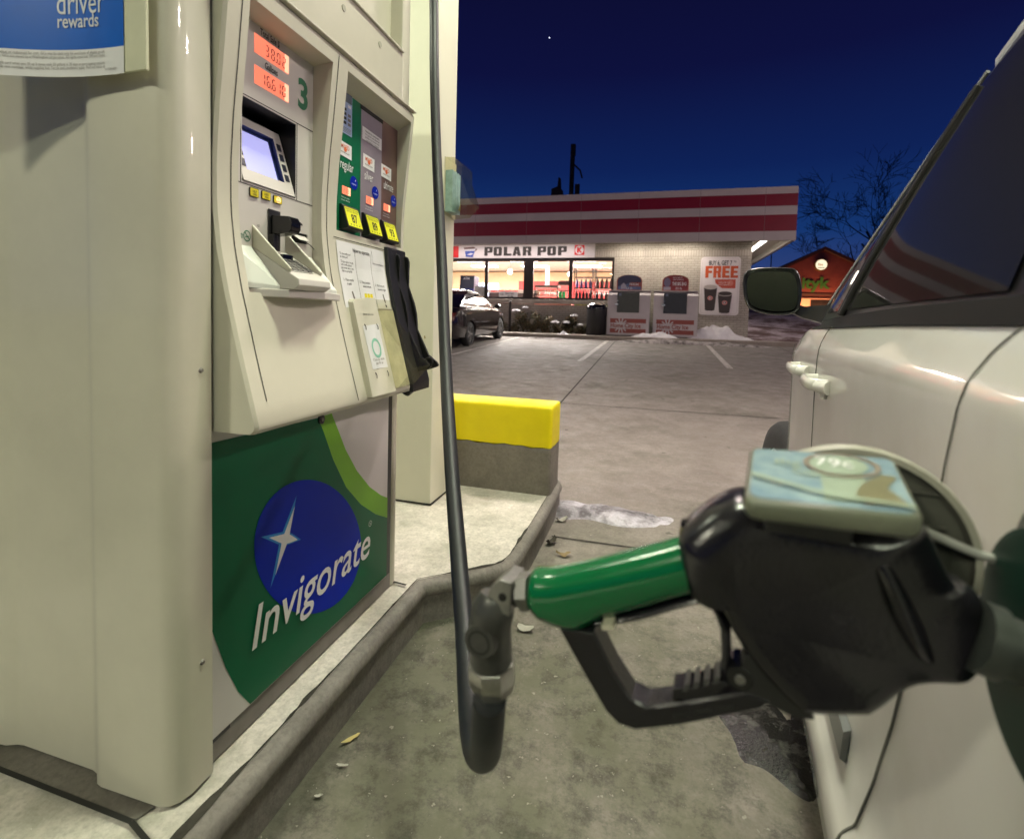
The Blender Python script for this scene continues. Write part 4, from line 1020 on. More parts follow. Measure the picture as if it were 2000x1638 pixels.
side_patch("quarter_glass", [(1.53, 1.160), (1.83, 1.158), (1.33, 1.53), (1.275, 1.565)], .002, glass_d)
def sd(s, z, off):
    d, f, r_ = cab(z); u_ = (s-r_)/(f-r_); return d+.035*max(0, (u_-.72)/.28)**2+.02*max(0, (.2-u_)/.2)**2-off
q = M()
for o_ in (0, .028): 
    P = [(1.468+o_-(1.468-1.222)*t, 1.15+.42*t) for t in [i/10 for i in range(11)]]
    q.tube([(sd(s, z, .004), s, z) for s, z in P], .0085, trim_b, 8)
q.build("window_channel", suv, smooth=60)
q = M()
P = [-.6+.1*i for i in range(26)]
q.rings([[(bd(s, 1.126)-.003, s, zbelt(s)-.010), (sd(s, 1.15, .010), s, zbelt(s)+.004), (sd(s, 1.16, .008), s, zbelt(s)+.018), (sd(s, 1.16, -.01), s, zbelt(s)+.022), (sd(s, 1.15, -.03), s, zbelt(s)-.005)] for s in P], mat("belt rubber", (.008, .008, .008), .6, spec=.12))
q.build("belt_trim", suv, smooth=40)
q = M(); P = [(1.98-.72*t, 1.155+.46*t) for t in [i/14 for i in range(15)]]
q.tube([(sd(s, z, .004)+.0, s+.016, z) for s, z in P], .0042, mat("pale trim line", (.5, .52, .55), .25, .6), 8)
q.build("pillar_trim", suv, smooth=60)
q = M(); wr = []
for z in (1.15, 1.25, 1.35, 1.45, 1.55, 1.60):
    d, f, r_ = cab(z); hp_ = [(d+.10, f+.048), (.62, f+.14), (DC, f+.17)]; wr.append([(a, s_+.004, z) for a, s_ in hp_]+[(2*DC-a, s_+.004, z) for a, s_ in reversed(hp_[:-1])])
q.grid(wr, glass_d); q.build("windscreen", suv, smooth=60)
# door handles
def handle(s0, s1, z):
    q = M(); P = [(bd(s0, z)+.002, s0, z), (bd(s0, z)-.026, s0+.012, z), (bd(s0, z)-.036, s0+.04, z+.001), (bd(s1, z)-.036, s1-.04, z+.001), (bd(s1, z)-.026, s1-.012, z), (bd(s1, z)+.002, s1, z)]
    C_ = catmull(P, 5); q.tube(C_, [.0118]*len(C_), paint, 14, flat=(.7, 1.25))
    q.tube([(bd(s0, z)-.0005, s0-.03, z-.002), (bd(s0, z)-.0215, s0-.004, z-.002)], [.0165, .0135], paint, 16)
    q.tube([(bd(s0, z)-.001, s0+.01, z-.026), (bd(s0, z)-.010, s0-.002, z-.024)], [.008, .006], paint, 10)
    q.build("door_handle", suv, smooth=60)
handle(1.36, 1.51, .982); handle(1.70, 1.87, .988)
# wing mirror
mr_ = thing  # (part of the car, built below)
MIR = [(.037, 1.254), (.041, 1.306), (.077, 1.322), (.160, 1.323), (.208, 1.312), (.226, 1.254), (.224, 1.182), (.199, 1.157), (.126, 1.155), (.058, 1.180)]
mc = (.135, 1.24); ms = [(p.x, p.y) for p in catmull([(a, b, 0) for a, b in MIR], 5, True)]
q = M(); rs = []
for s, f in ((2.062, .80), (2.046, .90), (2.040, .955), (2.044, .99), (2.058, 1.0), (2.085, .985), (2.12, .90), (2.15, .72), (2.165, .45)): rs.append([(mc[0]+(a-mc[0])*f, s, mc[1]+(b-mc[1])*f) for a, b in ms])
q.rings(rs, trim_b)
q.rings([[(.20, 2.06, 1.165), (.20, 2.12, 1.165), (.20, 2.12, 1.20), (.20, 2.06, 1.20)], [(.235, 2.03, 1.145), (.235, 2.11, 1.145), (.235, 2.11, 1.185), (.235, 2.03, 1.185)], [(.31, 1.90, 1.12), (.31, 2.05, 1.12), (.31, 2.02, 1.19), (.31, 1.90, 1.19)]], trim_b)
mo = q.build("wing_mirror", suv, smooth=45)
mglass = mat("mirror glass", (.60, .74, .62), .015, 1.0, var=0)  # green tint stands in for the canopy's green light reflected here
q = M(); q.add([(mc[0]+(a-mc[0])*.86, 2.050+.125*((b-mc[1])*.84), mc[1]+(b-mc[1])*.84) for a, b in ms], [tuple(range(len(ms)))], mglass); q.build("mirror_glass", mo, smooth=0)
# open fuel flap, seen on its inner face, with hinge arm; filler neck
ff_m = mat("flap inner grey", (.085, .085, .07), .5, var=.2, scale=20)
q = M(); fc = (.104, .930); rs = []
for s, r_, m_ in ((.504, .0825, 0), (.504, .0875, 0), (.508, .089, 0), (.517, .0885, 0), (.521, .083, 0)): rs.append([(fc[0]+a, s, fc[1]+b) for a, b in circ(0, 0, r_, 56)])
q.rings(rs, mat("flap rim paint", (.36, .35, .29), .45), caps=False); q.add([(fc[0]+a, .5213, fc[1]+b) for a, b in circ(0, 0, .0832, 56)], [tuple(range(56))], paint)
q.add([(fc[0]+a, .511, fc[1]+b) for a, b in circ(0, 0, .0848, 56)], [tuple(range(56))], ff_m)
q.rings([[(fc[0]+a, s, fc[1]+b) for a, b in circ(0, 0, .0845, 56)] for s in (.504, .5112)], ff_m, caps=False)
for z0, z1 in ((.985, .987), (.958, .960)): q.box(.06, .168, .508, .5108, z0, z1, ff_m)
q.prism(rrect(.140, .172, .915, .952, .010), lambda a, b: (a, .5108, b), lambda a, b: (a, .507, b), mat("flap pad", (.05, .05, .04), .6))
q.build("fuel_flap", suv, smooth=40)
q = M(); q.tube(catmull([(.140, .502, .962), (.165, .500, .953), (.190, .505, .944), (.222, .508, .938)], 5), .0038, mat("hinge arm pale", (.42, .42, .39), .4), 12); q.build("flap_hinge", suv, smooth=60)
q = M(); q.tube([(.255, .44, .925), (.285, .44, .925)], [.045, .04], trim_b, 24); q.build("filler_neck", suv)
# wheels
tyre_m = mat("tyre rubber", (.014, .014, .014), .75, var=.3, scale=40, bump=.3, bscale=80); rim_m = mat("alloy rim", (.5, .5, .5), .3, .8)
def wheel(parent, d, s, z, r, w, side, steer=0, name="wheel"):
    rt = Matrix.Rotation(steer, 3, 'Z'); o0 = V3((d, s, z))
    tf_ = lambda x, a, b: tuple(o0+rt @ V3((x, a, b)))
    q = M(); rs = []
    for x, f in ((-.5, .62), (-.5, .80), (-.46, .93), (-.36, .985), (-.2, 1), (.2, 1), (.36, .985), (.46, .93), (.5, .80), (.5, .62)): rs.append([tf_(x*w, a, b) for a, b in circ(0, 0, r*f, 40)])
    q.rings(rs, tyre_m, caps=False)
    for i in range(44):
        a = 2*pi*i/44
        q.box(0, 0, 0, 0, 0, 0, tyre_m) if False else None
    wo = q.build(name, parent, smooth=40)
    q = M(); xx = side*w*.36
    q.add([tf_(xx*.2, a, b) for a, b in circ(0, 0, r*.6, 32)], [tuple(range(32))], trim_b)
    q.rings([[tf_(x, a, b) for a, b in circ(0, 0, f, 32)] for x, f in ((xx*.2, r*.62), (xx*1.2, r*.63), (xx*1.25, r*.58), (xx*.8, r*.56))], rim_m, caps=False)
    for i in range(5):
        a = 2*pi*i/5; pts = [(r*.10, -r*.09), (r*.58, -r*.06), (r*.58, r*.06), (r*.10, r*.09)]
        P = [(c_*cos(a)-e_*sin(a), c_*sin(a)+e_*cos(a)) for c_, e_ in pts]
        q.prism(P, lambda u, v_: tf_(xx*.75, u, v_), lambda u, v_: tf_(xx*1.1, u, v_), rim_m)
    q.prism(circ(0, 0, r*.13, 16), lambda u, v_: tf_(xx*.7, u, v_), lambda u, v_: tf_(xx*1.2, u, v_), rim_m)
    q.build("rim", wo, smooth=40)
for d, s, sd_, stv in ((.31, .02, -1, 0), (1.95, .02, 1, 0), (.325, 2.62, -1, R(9)), (1.94, 2.62, 1, R(9))): wheel(suv, d, s, .34, .34, .22, sd_, stv)
# lamps of the car
q = M(); q.rings([[(plan(s)+.25, s, .72), (plan(s)+.2, s, .76), (plan(s)+.22, s, .86), (plan(s)+.3, s, .90)] for s in (3.15, 3.3, 3.42)], mat("lamp lens", (.6, .6, .6), .08, .3)); q.build("headlight", suv)
q = M(); q.rings([[(plan(s)+.24, s, .85), (plan(s)+.205, s, .90), (plan(s)+.215, s, 1.05), (plan(s)+.26, s, 1.08)] for s in (-.93, -.85, -.75)], mat("tail lens", (.35, .01, .01), .1)); q.build("tail_light", suv)

# ================================================================== CANOPY OVERHEAD
can = thing("canopy", "flat white fuel station canopy overhead resting on the cream column", "canopy", (-1.3, 0, 4.58))
soffit = mat("canopy soffit", (.72, .72, .68), .5)
q = M(); q.box(-8, 9, -17, 4.7, 4.585, 5.3, soffit); q.build("canopy_deck", can)
lens_m = mat("canopy lens", (.9, .9, .85), .4, emit=(1, 1, .85), es=5)
for x, y, wt, c_ in CANOPY_LAMPS:
    q = M(); q.box(x-.25, x+.25, y-.25, y+.25, 4.560, 4.583, lens_m); q.build("canopy_light", can, smooth=0)
    area("canopy_lamp", (x, y, 4.555), .46, wt, c_)

# ================================================================== ADDED LAMPS, out of view, brightening the store front and lot
for x, y, w_, lb in ((10.5, 7.5, 460, "added unseen lot lamp brightening the store from beyond the white car"), (-15, 7.5, 380, "added unseen lot lamp brightening the store from left of the island")):
    t = thing("added_lot_lamp", lb, "lamp post", (x, y, gz(y)), group="added lot lamps")
    q = M(); q.tube([(x, y, gz(y)), (x, y, 5.2)], [.10, .07], bark if 'bark' in globals() else black, 10); q.build("pole", t)
    q = M(); q.box(x-.35, x+.35, y-.25, y+.45, 5.15, 5.35, black); q.build("lamp_head", t)
    area("added_lot_light", (x, y+.3, 5.1), .5, w_, (1, .74, .68), aim=(x*.25-1.2, 16.8, 4.6))
# ================================================================== STORE
YW = 17.70; YF = 16.80; ZB = .62
store = thing("convenience_store", "low convenience store of pale brick under a red and white striped fascia", "shop building", (-4, 22, ZB))
wall_m = brick("painted pale brick", (.44, .40, .34), (.39, .355, .30), (.25, .225, .19), .21, .075)
sold_m = brick("painted soldier course", (.44, .40, .34), (.40, .36, .31), (.26, .235, .2), .08, .22, 0)
frame_d = mat("bronze frame", (.022, .016, .013), .4, .3, var=.2)
X0, X1_, WX0, WX1, WZ0, WZ1 = -14.0, 2.84, -10.6, -1.43, 1.775, 3.19
q = M()
# front wall round the window band, then the other three walls
q.box(X0, X1_, YW, YW+.22, ZB-.02, 1.60, wall_m); q.box(X0, WX0, YW, YW+.22, 1.602, 3.24, wall_m); q.box(WX1, X1_, YW, YW+.22, 1.602, 3.24, wall_m)
q.box(X0, X1_, YW-.003, YW+.22, 3.242, 3.47, sold_m); q.box(X0, X1_, YW, YW+.22, 3.472, 3.80, wall_m)
q.box(X1_-.22, X1_, YW+.222, 30.5, ZB-.02, 3.80, wall_m); q.box(X0, X0+.22, YW+.222, 30.5, ZB-.02, 3.80, wall_m); q.box(X0+.222, X1_-.222, 30.28, 30.5, ZB-.02, 3.80, wall_m)
q.build("wall", store, smooth=0)
q = M(); q.box(WX0-.1, WX1+.10, YW-.14, YW-.004, 1.625, 1.770, walk_m); q.build("window_ledge", store, bevel=.01)
f_w = mat("fascia white", (.50, .46, .43), .45, var=.08, scale=1.5); f_r = mat("fascia red", (.22, .004, .018), .42, var=.08, scale=1.5)
fa = M(); zf_ = [3.612, 3.888, 4.365, 4.622, 4.976, 5.185]
for i, m_ in enumerate((f_w, f_r, f_w, f_r, f_w)):
    fa.box(X0-.9, 3.865, YF, YF+.10, zf_[i]+(.0015 if i else 0), zf_[i+1]-.0015, m_)
    fa.box(3.765, 3.865, YF+.102, 31.4, zf_[i]+(.0015 if i else 0), zf_[i+1]-.0015, m_)
for k_ in range(9):
    x = 3.0-1.83*k_; fa.box(x-.004, x+.004, YF-.002, YF+.001, 3.62, 5.18, grey_kick)
fa.build("fascia", store, smooth=0)
q = M(); q.box(X0-.9, 3.764, YF+.102, 31.4, 3.801, 3.83, mat("eave soffit", (.62, .58, .52), .6)); q.box(X0-.8, 3.764, YF+.102, 31.4, 4.9, 4.95, grey_kick); q.build("roof", store, smooth=0)
tube_m = mat("soffit tube", (1, .95, .85), .4, emit=(1, .93, .82), es=5.0)
q = M(); q.box(3.05, 3.25, 17.2, 23.5, 3.725, 3.800, f_w); q.box(3.07, 3.23, 17.22, 20.2, 3.70, 3.724, tube_m); q.box(3.07, 3.23, 20.3, 23.4, 3.70, 3.724, tube_m); q.build("eave_light", store, smooth=0)
q = M()
for x0 in (-1.4, .1): q.box(x0, x0+1.3, 17.02, 17.16, 3.74, 3.80, f_w); q.box(x0+.03, x0+1.27, 17.04, 17.14, 3.722, 3.739, tube_m)
q.build("eave_light", store, smooth=0)
for x0 in (-.75, .75): area("eave_lamp", (x0, 17.09, 3.71), 1.2, 30, (1, .90, .76), sy=.1)
area("eave_lamp", (-5.0, 17.09, 3.74), 5.0, 48, (1, .87, .83), sy=.1)
area("eave_lamp", (3.15, 19, 3.69), .15, 22, (1, .9, .78), sy=4)
# windows: each bay a frame with its pane
shop_glass = glass("shop glass", (.95, .95, .93), .02)
bays = [(-10.6, -9.0), (-9.0, -7.6), (-7.6, -6.03), (-6.0, -4.56), (-4.30, -2.93), (-2.90, -1.46)]
for x0, x1 in bays:
    q = M(); t_ = .045
    q.box(x0, x1, YW+.02, YW+.10, WZ0, WZ0+t_+.03, frame_d); q.box(x0, x1, YW+.02, YW+.10, WZ1-.07, WZ1+.045, frame_d)
    q.box(x0, x0+t_, YW+.02, YW+.10, WZ0+t_+.0302, WZ1-.0702, frame_d); q.box(x1-t_, x1, YW+.02, YW+.10, WZ0+t_+.0302, WZ1-.0702, frame_d)
    w_ = q.build("window", store, smooth=0)
    q = M(); q.quad((x0+t_, YW+.06, WZ0+.07), (x1-t_, YW+.06, WZ0+.07), (x1-t_, YW+.06, WZ1-.07), (x0+t_, YW+.06, WZ1-.07), shop_glass); q.build("pane", w_, smooth=0)
for a, b, y0, z0, z1 in ((-4.56, -4.30, .01, WZ0, WZ1+.04), (-6.03, -6.0, .018, WZ0, WZ1+.04), (-2.93, -2.90, .018, WZ0, WZ1+.04), (-1.46, -1.42, .018, WZ0-.02, WZ1+.05)):
    q = M(); q.box(a, b, YW+y0, YW+.12, z0, z1, frame_d); q.build("mullion", store, smooth=0)
# interior shell: floor, ceiling, tan and red back wall, lit troffers
tan_w = mat("tan wall", (.68, .50, .33), .7); red_w = mat("red wall", (.52, .06, .06), .6); wh_c = mat("ceiling tile", (.86, .82, .80), .8)
q = M(); q.box(-12, 2.6, 26.0, 26.1, ZB, 3.5, tan_w); q.box(-7.0, -1.9, 25.96, 25.998, 1.2, 3.02, red_w); q.build("inner_wall", store, smooth=0)
q = M(); q.box(-13.7, 2.6, YW+.25, 29.9, 3.56, 3.62, wh_c); q.build("ceiling", store, smooth=0)
q = M(); q.box(-13.7, 2.6, YW+.25, 29.9, ZB-.01, ZB+.012, mat("shop floor", (.5, .42, .35), .3)); q.build("shop_floor", store, smooth=0)
trof = mat("troffer", (1, .95, .88), .4, emit=(1, .92, .84), es=12)
for x in (-10.6, -8.1, -5.6, -3.1, -.8):
    for y in (18.9, 21.2, 23.6):
        q = M(); q.box(x-.6, x+.6, y-.28, y+.28, 3.53, 3.558, trof); q.build("ceiling_light", store, smooth=0)
    area("shop_lamp", (x, 20.2, 3.5), 1.0, 900, (1, .93, .88), sy=3.6)
# coffee lettering on the red wall
cl_m = mat("pale lettering", (.85, .70, .66), .5)
kred = mat("logo red", (.62, .012, .015), .4, emit=(.62, .012, .015), es=.12); kwh = mat("logo white", (.8, .8, .8), .5)
def klogo(mb, x, z, w, y, bg_=True, circle=True):
    f = lambda o_: (lambda a, b: (x+a*w, y-o_, z+b*w))
    mb.poly([(0, 0), (1, 0), (1, 1), (0, 1)], f(0), kred)
    if circle: mb.poly(circ(.5, .5, .43, 28), f(.012), kwh)
    g_ = M(); heavy(mb, "K", .50, .56, lambda a, b: f(.024)(a+.26, b+.22), kred)
cw = thing("coffee_sign", "pale coffee lettering with square logo on the red wall inside the store", "wall sign", (-3.4, 25.9, 2.4))
q = M(); q.text("PREMIUM", .34, lambda a, b: (-5.6+a, 25.94, 2.33+b), cl_m, xs=.62, bold=.008); q.text("COFFEE", .34, lambda a, b: (-3.3+a, 25.94, 2.33+b), cl_m, xs=.85); klogo(q, -4.35, 2.02, .85, 25.93, circle=False); q.build("lettering", cw, smooth=0)

# banner over the windows
bn = thing("polar_pop_banner", "long white POLAR POP banner fixed above the store windows", "banner", (-4.6, YW-.02, 3.2))
ban_m = mat("banner vinyl", (.74, .70, .70), .45, var=.05)
q = M(); Yb = YW-.035
q.box(-9.4, -2.10, Yb, YW-.006, 3.236, 3.705, ban_m)
bfn = lambda o_=.006: (lambda a, b: (a, Yb-o_, b))
heavy(q, "POLAR POP", 3.02, .315, lambda a, b: (-6.09+a, Yb-.006, 3.318+b), mat("banner black", (.03, .024, .022), .5), gap=.13)
klogo(q, -2.80, 3.325, .34, Yb-.004)
q.poly([(-6.90, 3.62), (-6.50, 3.64), (-6.36, 3.55), (-6.45, 3.48), (-6.83, 3.50)], bfn(), mat("cola brown", (.14, .06, .05), .5))
q.poly([(-6.80, 3.29), (-6.53, 3.28), (-6.42, 3.58), (-6.86, 3.56)], bfn(.009), mat("cup white", (.72, .72, .76), .5))
q.poly([(-6.80, 3.285), (-6.53, 3.275), (-6.45, 3.50), (-6.84, 3.49)], bfn(.013), mat("cup blue", (.05, .10, .42), .5))
q.poly([(-6.76, 3.36), (-6.62, 3.42), (-6.50, 3.40), (-6.62, 3.34)], bfn(.017), mat("cup white", (.72, .72, .76), .5))
q.poly([(-8.9, 3.262), (-7.09, 3.262), (-7.09, 3.68), (-8.9, 3.68)], bfn(), kred)
q.text("79c", .40, lambda a, b: (-7.78+a, Yb-.012, 3.33+b), kwh, bold=.03, xs=.8)
q.build("banner_face", bn, smooth=0)

# coffee promotion board on the brick wall
fs_ = thing("coffee_promo_sign", "white rounded promotion board reading buy 6 get 7th free with two cups", "sign", (1.95, YW-.02, 1.36))
q = M(); Yf = YW-.05
sgw = mat("sign white", (.66, .61, .61), .4, var=.05, scale=3)
q.prism(rrect(1.335, 2.525, 1.372, 3.235, .10, 6), lambda a, b: (a, Yf, b), lambda a, b: (a, YW-.005, b), sgw)
F_ = lambda o_: (lambda a, b: (a, Yf-o_, b))
fr_ = rrect(1.38, 2.48, 1.417, 3.19, .08, 6); fr2 = rrect(1.39, 2.47, 1.427, 3.18, .075, 6)
q.add([F_(.004)(*p) for p in fr_+fr2], [(i, (i+1) % len(fr_), len(fr_)+(i+1) % len(fr_), len(fr_)+i) for i in range(len(fr_))], mat("sign line", (.50, .45, .45), .5))
q.text("BUY 6, GET 7", .20, lambda a, b: (1.575+a, Yf-.005, 2.975+b), ink, bold=.022, xs=.60); q.text("TH", .09, lambda a, b: (2.31+a, Yf-.005, 3.05+b), ink, bold=.02, xs=.7)
heavy(q, "FREE", .98, .38, lambda a, b: (1.48+a, Yf-.006, 2.565+b), mat("promo orange red", (.50, .075, .015), .5), gap=.12)
pr_red = mat("promo red", (.42, .06, .03), .5)
q.poly(list(reversed(rrect(1.80, 2.40, 2.215, 2.52, .04)))[::-1][:0] or [(1.78, 2.52), (2.40, 2.52), (2.40, 2.235), (2.00, 2.235), (1.90, 2.31), (1.80, 2.40)], F_(.005), pr_red)
q.poly(circ(2.25, 2.40, .085, 20), F_(.008), mat("promo red pale", (.52, .17, .13), .5)); q.text("Coffee club card", .075, lambda a, b: (1.88+a, Yf-.008, 2.40+b), sgw, xs=.7); q.text("with K rewards", .075, lambda a, b: (1.88+a, Yf-.008, 2.325+b), sgw, xs=.7)
cupd = mat("cup dark", (.028, .016, .014), .4); cupr = mat("cup rim pale", (.52, .47, .44), .5)
def cup(cx, zt_, w, h, coffee, o_):
    q.poly([(cx-w/2, zt_), (cx-w*.36, zt_-h), (cx-w*.2, zt_-h-.025), (cx+w*.2, zt_-h-.025), (cx+w*.36, zt_-h), (cx+w/2, zt_)], F_(o_), cupd)
    q.poly(circ(cx, zt_, w*.52, 28, w*.19), F_(o_+.003), cupr); q.poly(circ(cx, zt_+.004, w*.47, 28, w*.155), F_(o_+.006), cupd if coffee else mat("cup inside", (.42, .37, .34), .5))
    ring2(q, cx+.0, zt_-h*.48, .045, .08, F_(o_+.004), mat("cup badge", (.55, .22, .20), .5), 18, .07); q.text("K", .09, lambda a, b: (cx-.03+a, Yf-o_-.006, zt_-h*.48-.03+b), sgw, bold=.02)
cup(1.66, 2.27, .40, .74, False, .006); cup(2.10, 2.06, .43, .60, True, .016)
q.build("board", fs_, smooth=0)

# ice chests
ice_w = mat("ice chest white", (.52, .475, .475), .45, var=.10, scale=2.5, bump=.1, bscale=30); ice_br = mat("ice brown red", (.27, .06, .045), .5, var=.1)
def chest(x0, label, dark, sign):
    t = thing("ice_chest", label, "ice chest", (x0+.66, 17.0, ZB), group="ice chests by the store wall")
    q = M(); x1 = x0+1.32
    q.prism([(16.66, ZB+.03), (17.45, ZB+.03), (17.45, 2.06), (16.98, 2.06), (16.70, 1.93), (16.66, 1.20)], lambda a, b: (x0, a, b), lambda a, b: (x1, a, b), ice_w)
    q.box(x0-.01, x1+.01, 16.86, 17.46, 2.062, 2.085, ice_w)
    # branded lower band on the front face
    Yf_ = 16.648; ff_ = lambda o_: (lambda a, b: (x0+a, Yf_-o_+max(0, 0), b))
    q.box(x0+.04, x1-.04, 16.648, 16.659, ZB+.06, 1.26, ice_w)
    q.poly([(.10, 1.04), (1.22, 1.04), (1.22, 1.175), (.10, 1.175)], ff_(.004), ice_br); q.poly([(.10, .72), (1.22, .72), (1.22, .855), (.10, .855)], ff_(.004), ice_br)
    for i in range(6):
        a = pi*i/6+pi/12; c_, s_ = cos(a)*.235, sin(a)*.235; px_, pz_ = -sin(a)*.022, cos(a)*.022
        q.poly([(.44-c_-px_, .95-s_-pz_), (.44+c_-px_, .95+s_-pz_), (.44+c_+px_, .95+s_+pz_), (.44-c_+px_, .95-s_+pz_)], ff_(.007+.0012*i), ice_w)
    q.poly(circ(.44, .95, .12, 18), ff_(.0145), ice_w)
    q.text("Home City Ice", .185, lambda a, b: (x0+.115+a, Yf_-.019, .893+b), ice_br, bold=.024, xs=.86)
    q.build("cabinet", t, smooth=0, bevel=.008)
    q = M(); da, db = .30, .99
    q.box(x0+da, x0+db, 16.635, 16.657, 1.37, 2.01, dark); q.box(x0+da-.03, x0+db+.03, 16.645, 16.6565, 1.34, 1.368, ice_w)
    q.poly([(da+.05, 1.90), (da+.13, 1.90), (da+.13, 1.98), (da+.05, 1.98)], lambda a, b: (x0+a, 16.632, b), mat("door sticker", (.12, .14, .22), .5))
    d_ = q.build("door", t, smooth=0, bevel=.006)
    q = M(); q.box(x0+da-.06, x0+da+.05, 16.595, 16.634, 1.605, 1.645, mat("chrome latch", (.6, .6, .6), .2, 1)); q.build("latch_handle", d_, smooth=40); q = M(); q.tube([(x0+da+.02, 16.634, 1.74), (x0+da+.02, 16.60, 1.74)], .02, mat("chrome latch", (.6, .6, .6), .2, 1), 12); q.build("lock", d_, smooth=40)
    q = M(); c0 = x0+.64; W_ = .40
    arch = [(c0-W_, 2.10), (c0+W_, 2.10), (c0+W_, 2.42)]+[(c0+W_*cos(R(a)), 2.42+.18*sin(R(a))) for a in range(15, 180, 15)]+[(c0-W_, 2.42)]
    q.prism(arch, lambda a, b: (a, 17.02, b), lambda a, b: (a, 17.05, b), sign[0])
    inn = [(c0+(a-c0)*.92, 2.12+(b-2.10)*.94) for a, b in arch]
    q.poly(inn, lambda a, b: (a, 17.016, b), sign[1])
    sf = lambda o_: (lambda a, b: (a, 17.013-o_, b))
    if sign[2] == 0:
        q.poly([(c0-.36, 2.12), (c0+.36, 2.12), (c0+.36, 2.24), (c0, 2.32), (c0-.36, 2.22)], sf(0), mat("ice sky blue", (.10, .14, .26), .5))
        q.poly([(c0-.26, 2.14), (c0-.10, 2.14), (c0-.10, 2.26), (c0-.18, 2.34), (c0-.26, 2.26)], sf(.003), mat("ice pale", (.42, .40, .46), .5))
        q.poly([(c0-.02, 2.22), (c0+.36, 2.22), (c0+.36, 2.36), (c0+.04, 2.36)], sf(.003), ice_br)
        q.text("THE BIG BAG", .10, lambda a, b: (c0+.0+a, 17.006, 2.26+b), kwh, bold=.02, xs=.5); q.text("22 lb", .10, lambda a, b: (c0-.1+a, 17.006, 2.13+b), kwh, bold=.01)
    else:
        q.poly(circ(c0-.25, 2.36, .10, 18, .15), sf(0), mat("ice pale blue", (.20, .18, .27), .5)); q.poly([(c0-.36, 2.12), (c0-.14, 2.12), (c0-.14, 2.22), (c0-.36, 2.22)], sf(.003), mat("ice pale", (.42, .40, .46), .5))
        q.text("THE BIG BAG", .145, lambda a, b: (c0-.10+a, 17.006, 2.27+b), kwh, bold=.03, xs=.5)
        for i, tx in enumerate(("GET MORE ICE", "FOR YOUR BUCK")): q.text(tx, .06, lambda a, b: (c0-.08+a, 17.006, 2.49-.06*i+b), kwh, xs=.7)
        q.text("22 lb", .10, lambda a, b: (c0+.0+a, 17.006, 2.14+b), kwh, bold=.01)
    q.build("header_sign", t, smooth=0)
dk1 = mat("chest door grey", (.045, .048, .042), .4, var=.2, scale=8); dk2 = mat("chest door navy", (.012, .014, .026), .4, var=.2)
chest(-1.515, "white ice chest next to the trash bin with blue and red arched sign", dk1, (ice_br, mat("arch navy", (.05, .05, .10), .5), 0))
chest(-.085, "white ice chest beside the coffee promotion board with all red arched sign", dk2, (ice_br, mat("arch red", (.25, .03, .035), .5), 1))
# trash bin
tb = thing("trash_bin", "black barrel trash bin between the bushes and the ice chest", "trash bin", (-1.86, 16.75, ZB))
q = M(); q.tube([(-1.86, 16.75, ZB), (-1.86, 16.75, ZB+.02), (-1.86, 16.75, 1.45)], [.30, .315, .325], black, 28); q.build("barrel", tb, smooth=40)
q = M(); q.rings([[(-1.86+a, 16.75+b, z) for a, b in circ(0, 0, r_, 28)] for r_, z in ((.335, 1.452), (.34, 1.50), (.30, 1.60), (.20, 1.65), (.05, 1.665))], black_gl); q.build("lid", tb, smooth=40)
# thin post by the ledge
po = thing("slim_post", "slim dark post between the bushes and the parked sedan", "post", (-4.93, 17.2, ZB))
q = M(); q.tube([(-4.93, 17.2, ZB), (-4.93, 17.2, 1.66)], .045, frame_d, 12); q.tube([(-4.93, 17.2, 1.66), (-4.93, 17.2, 1.69)], [.055, .04], frame_d, 12); q.build("shaft", po)
# bushes with winter-brown leaves and caps of snow
snow = mat("snow", (.74, .72, .74), .6, var=.12, scale=9, bump=.6, bscale=14)
leafs = [mat("brown leaf", (.15, .095, .045), .7, var=.3, scale=4), mat("olive leaf", (.085, .085, .035), .7, var=.3, scale=4), mat("dark leaf", (.04, .033, .018), .8)]
random.seed(11)
def bush(label, x, y, w, h, k_, caps):
    t = thing("bush", label, "bush", (x, y, ZB), group="bushes along the store wall")
    q = M()
    for i in range(9):
        a = random.uniform(0, 2*pi); b = random.uniform(.2, .95)
        q.tube([(x, y, ZB), (x+cos(a)*w*.3*b, y+sin(a)*.15*b, ZB+h*.5), (x+cos(a)*w*.5*b, y+sin(a)*.25*b, ZB+h*.9*b)], [.018, .012, .004], leafs[2], 5)
    q.build("stem", t)
    q = M()
    cl = [(random.uniform(-.42, .42)*w, random.uniform(-.2, .2), random.uniform(.12, .8)*h) for _ in range(13)]
    for i in range(k_):
        c_ = random.choice(cl); r_ = .16*w*random.random()**.4+.05
        dv = V3((random.gauss(0, 1), random.gauss(0, 1), random.gauss(0, 1))).normalized()*r_*random.uniform(.4, 1.1)
        p = V3((x+c_[0], y+c_[1], ZB+c_[2]))+dv
        if p.z < ZB+.02: p.z = ZB+.03
        u_ = V3((random.gauss(0, 1), random.gauss(0, 1), random.gauss(0, .7))).normalized(); v_ = u_.orthogonal().normalized(); s_ = random.uniform(.025, .055)
        q.add([p-u_*s_, p-v_*s_*.5, p+u_*s_, p+v_*s_*.5], [(0, 1, 2, 3)], random.choice(leafs))
    q.build("foliage", t, smooth=0)
    q = M()
    for cx, cz, r_ in caps:
        rs = []
        for f, dz in ((1, 0), (.85, .45), (.5, .85), (.15, 1)): rs.append([(x+cx+a*f*(1+.15*sin(5*i)), y-.08+b*f, ZB+cz+dz*r_*.38+.02*sin(3*i)) for i, (a, b) in enumerate(circ(0, 0, r_, 14, r_*.7))])
        q.rings(rs, snow)
    if caps: q.build("snow_cap", t, smooth=80)
bush("tall brown leafy bush with snow patches next to the slim post", -4.45, 17.25, .85, .86, 1700, [(-.25, .72, .17), (.08, .84, .12)])
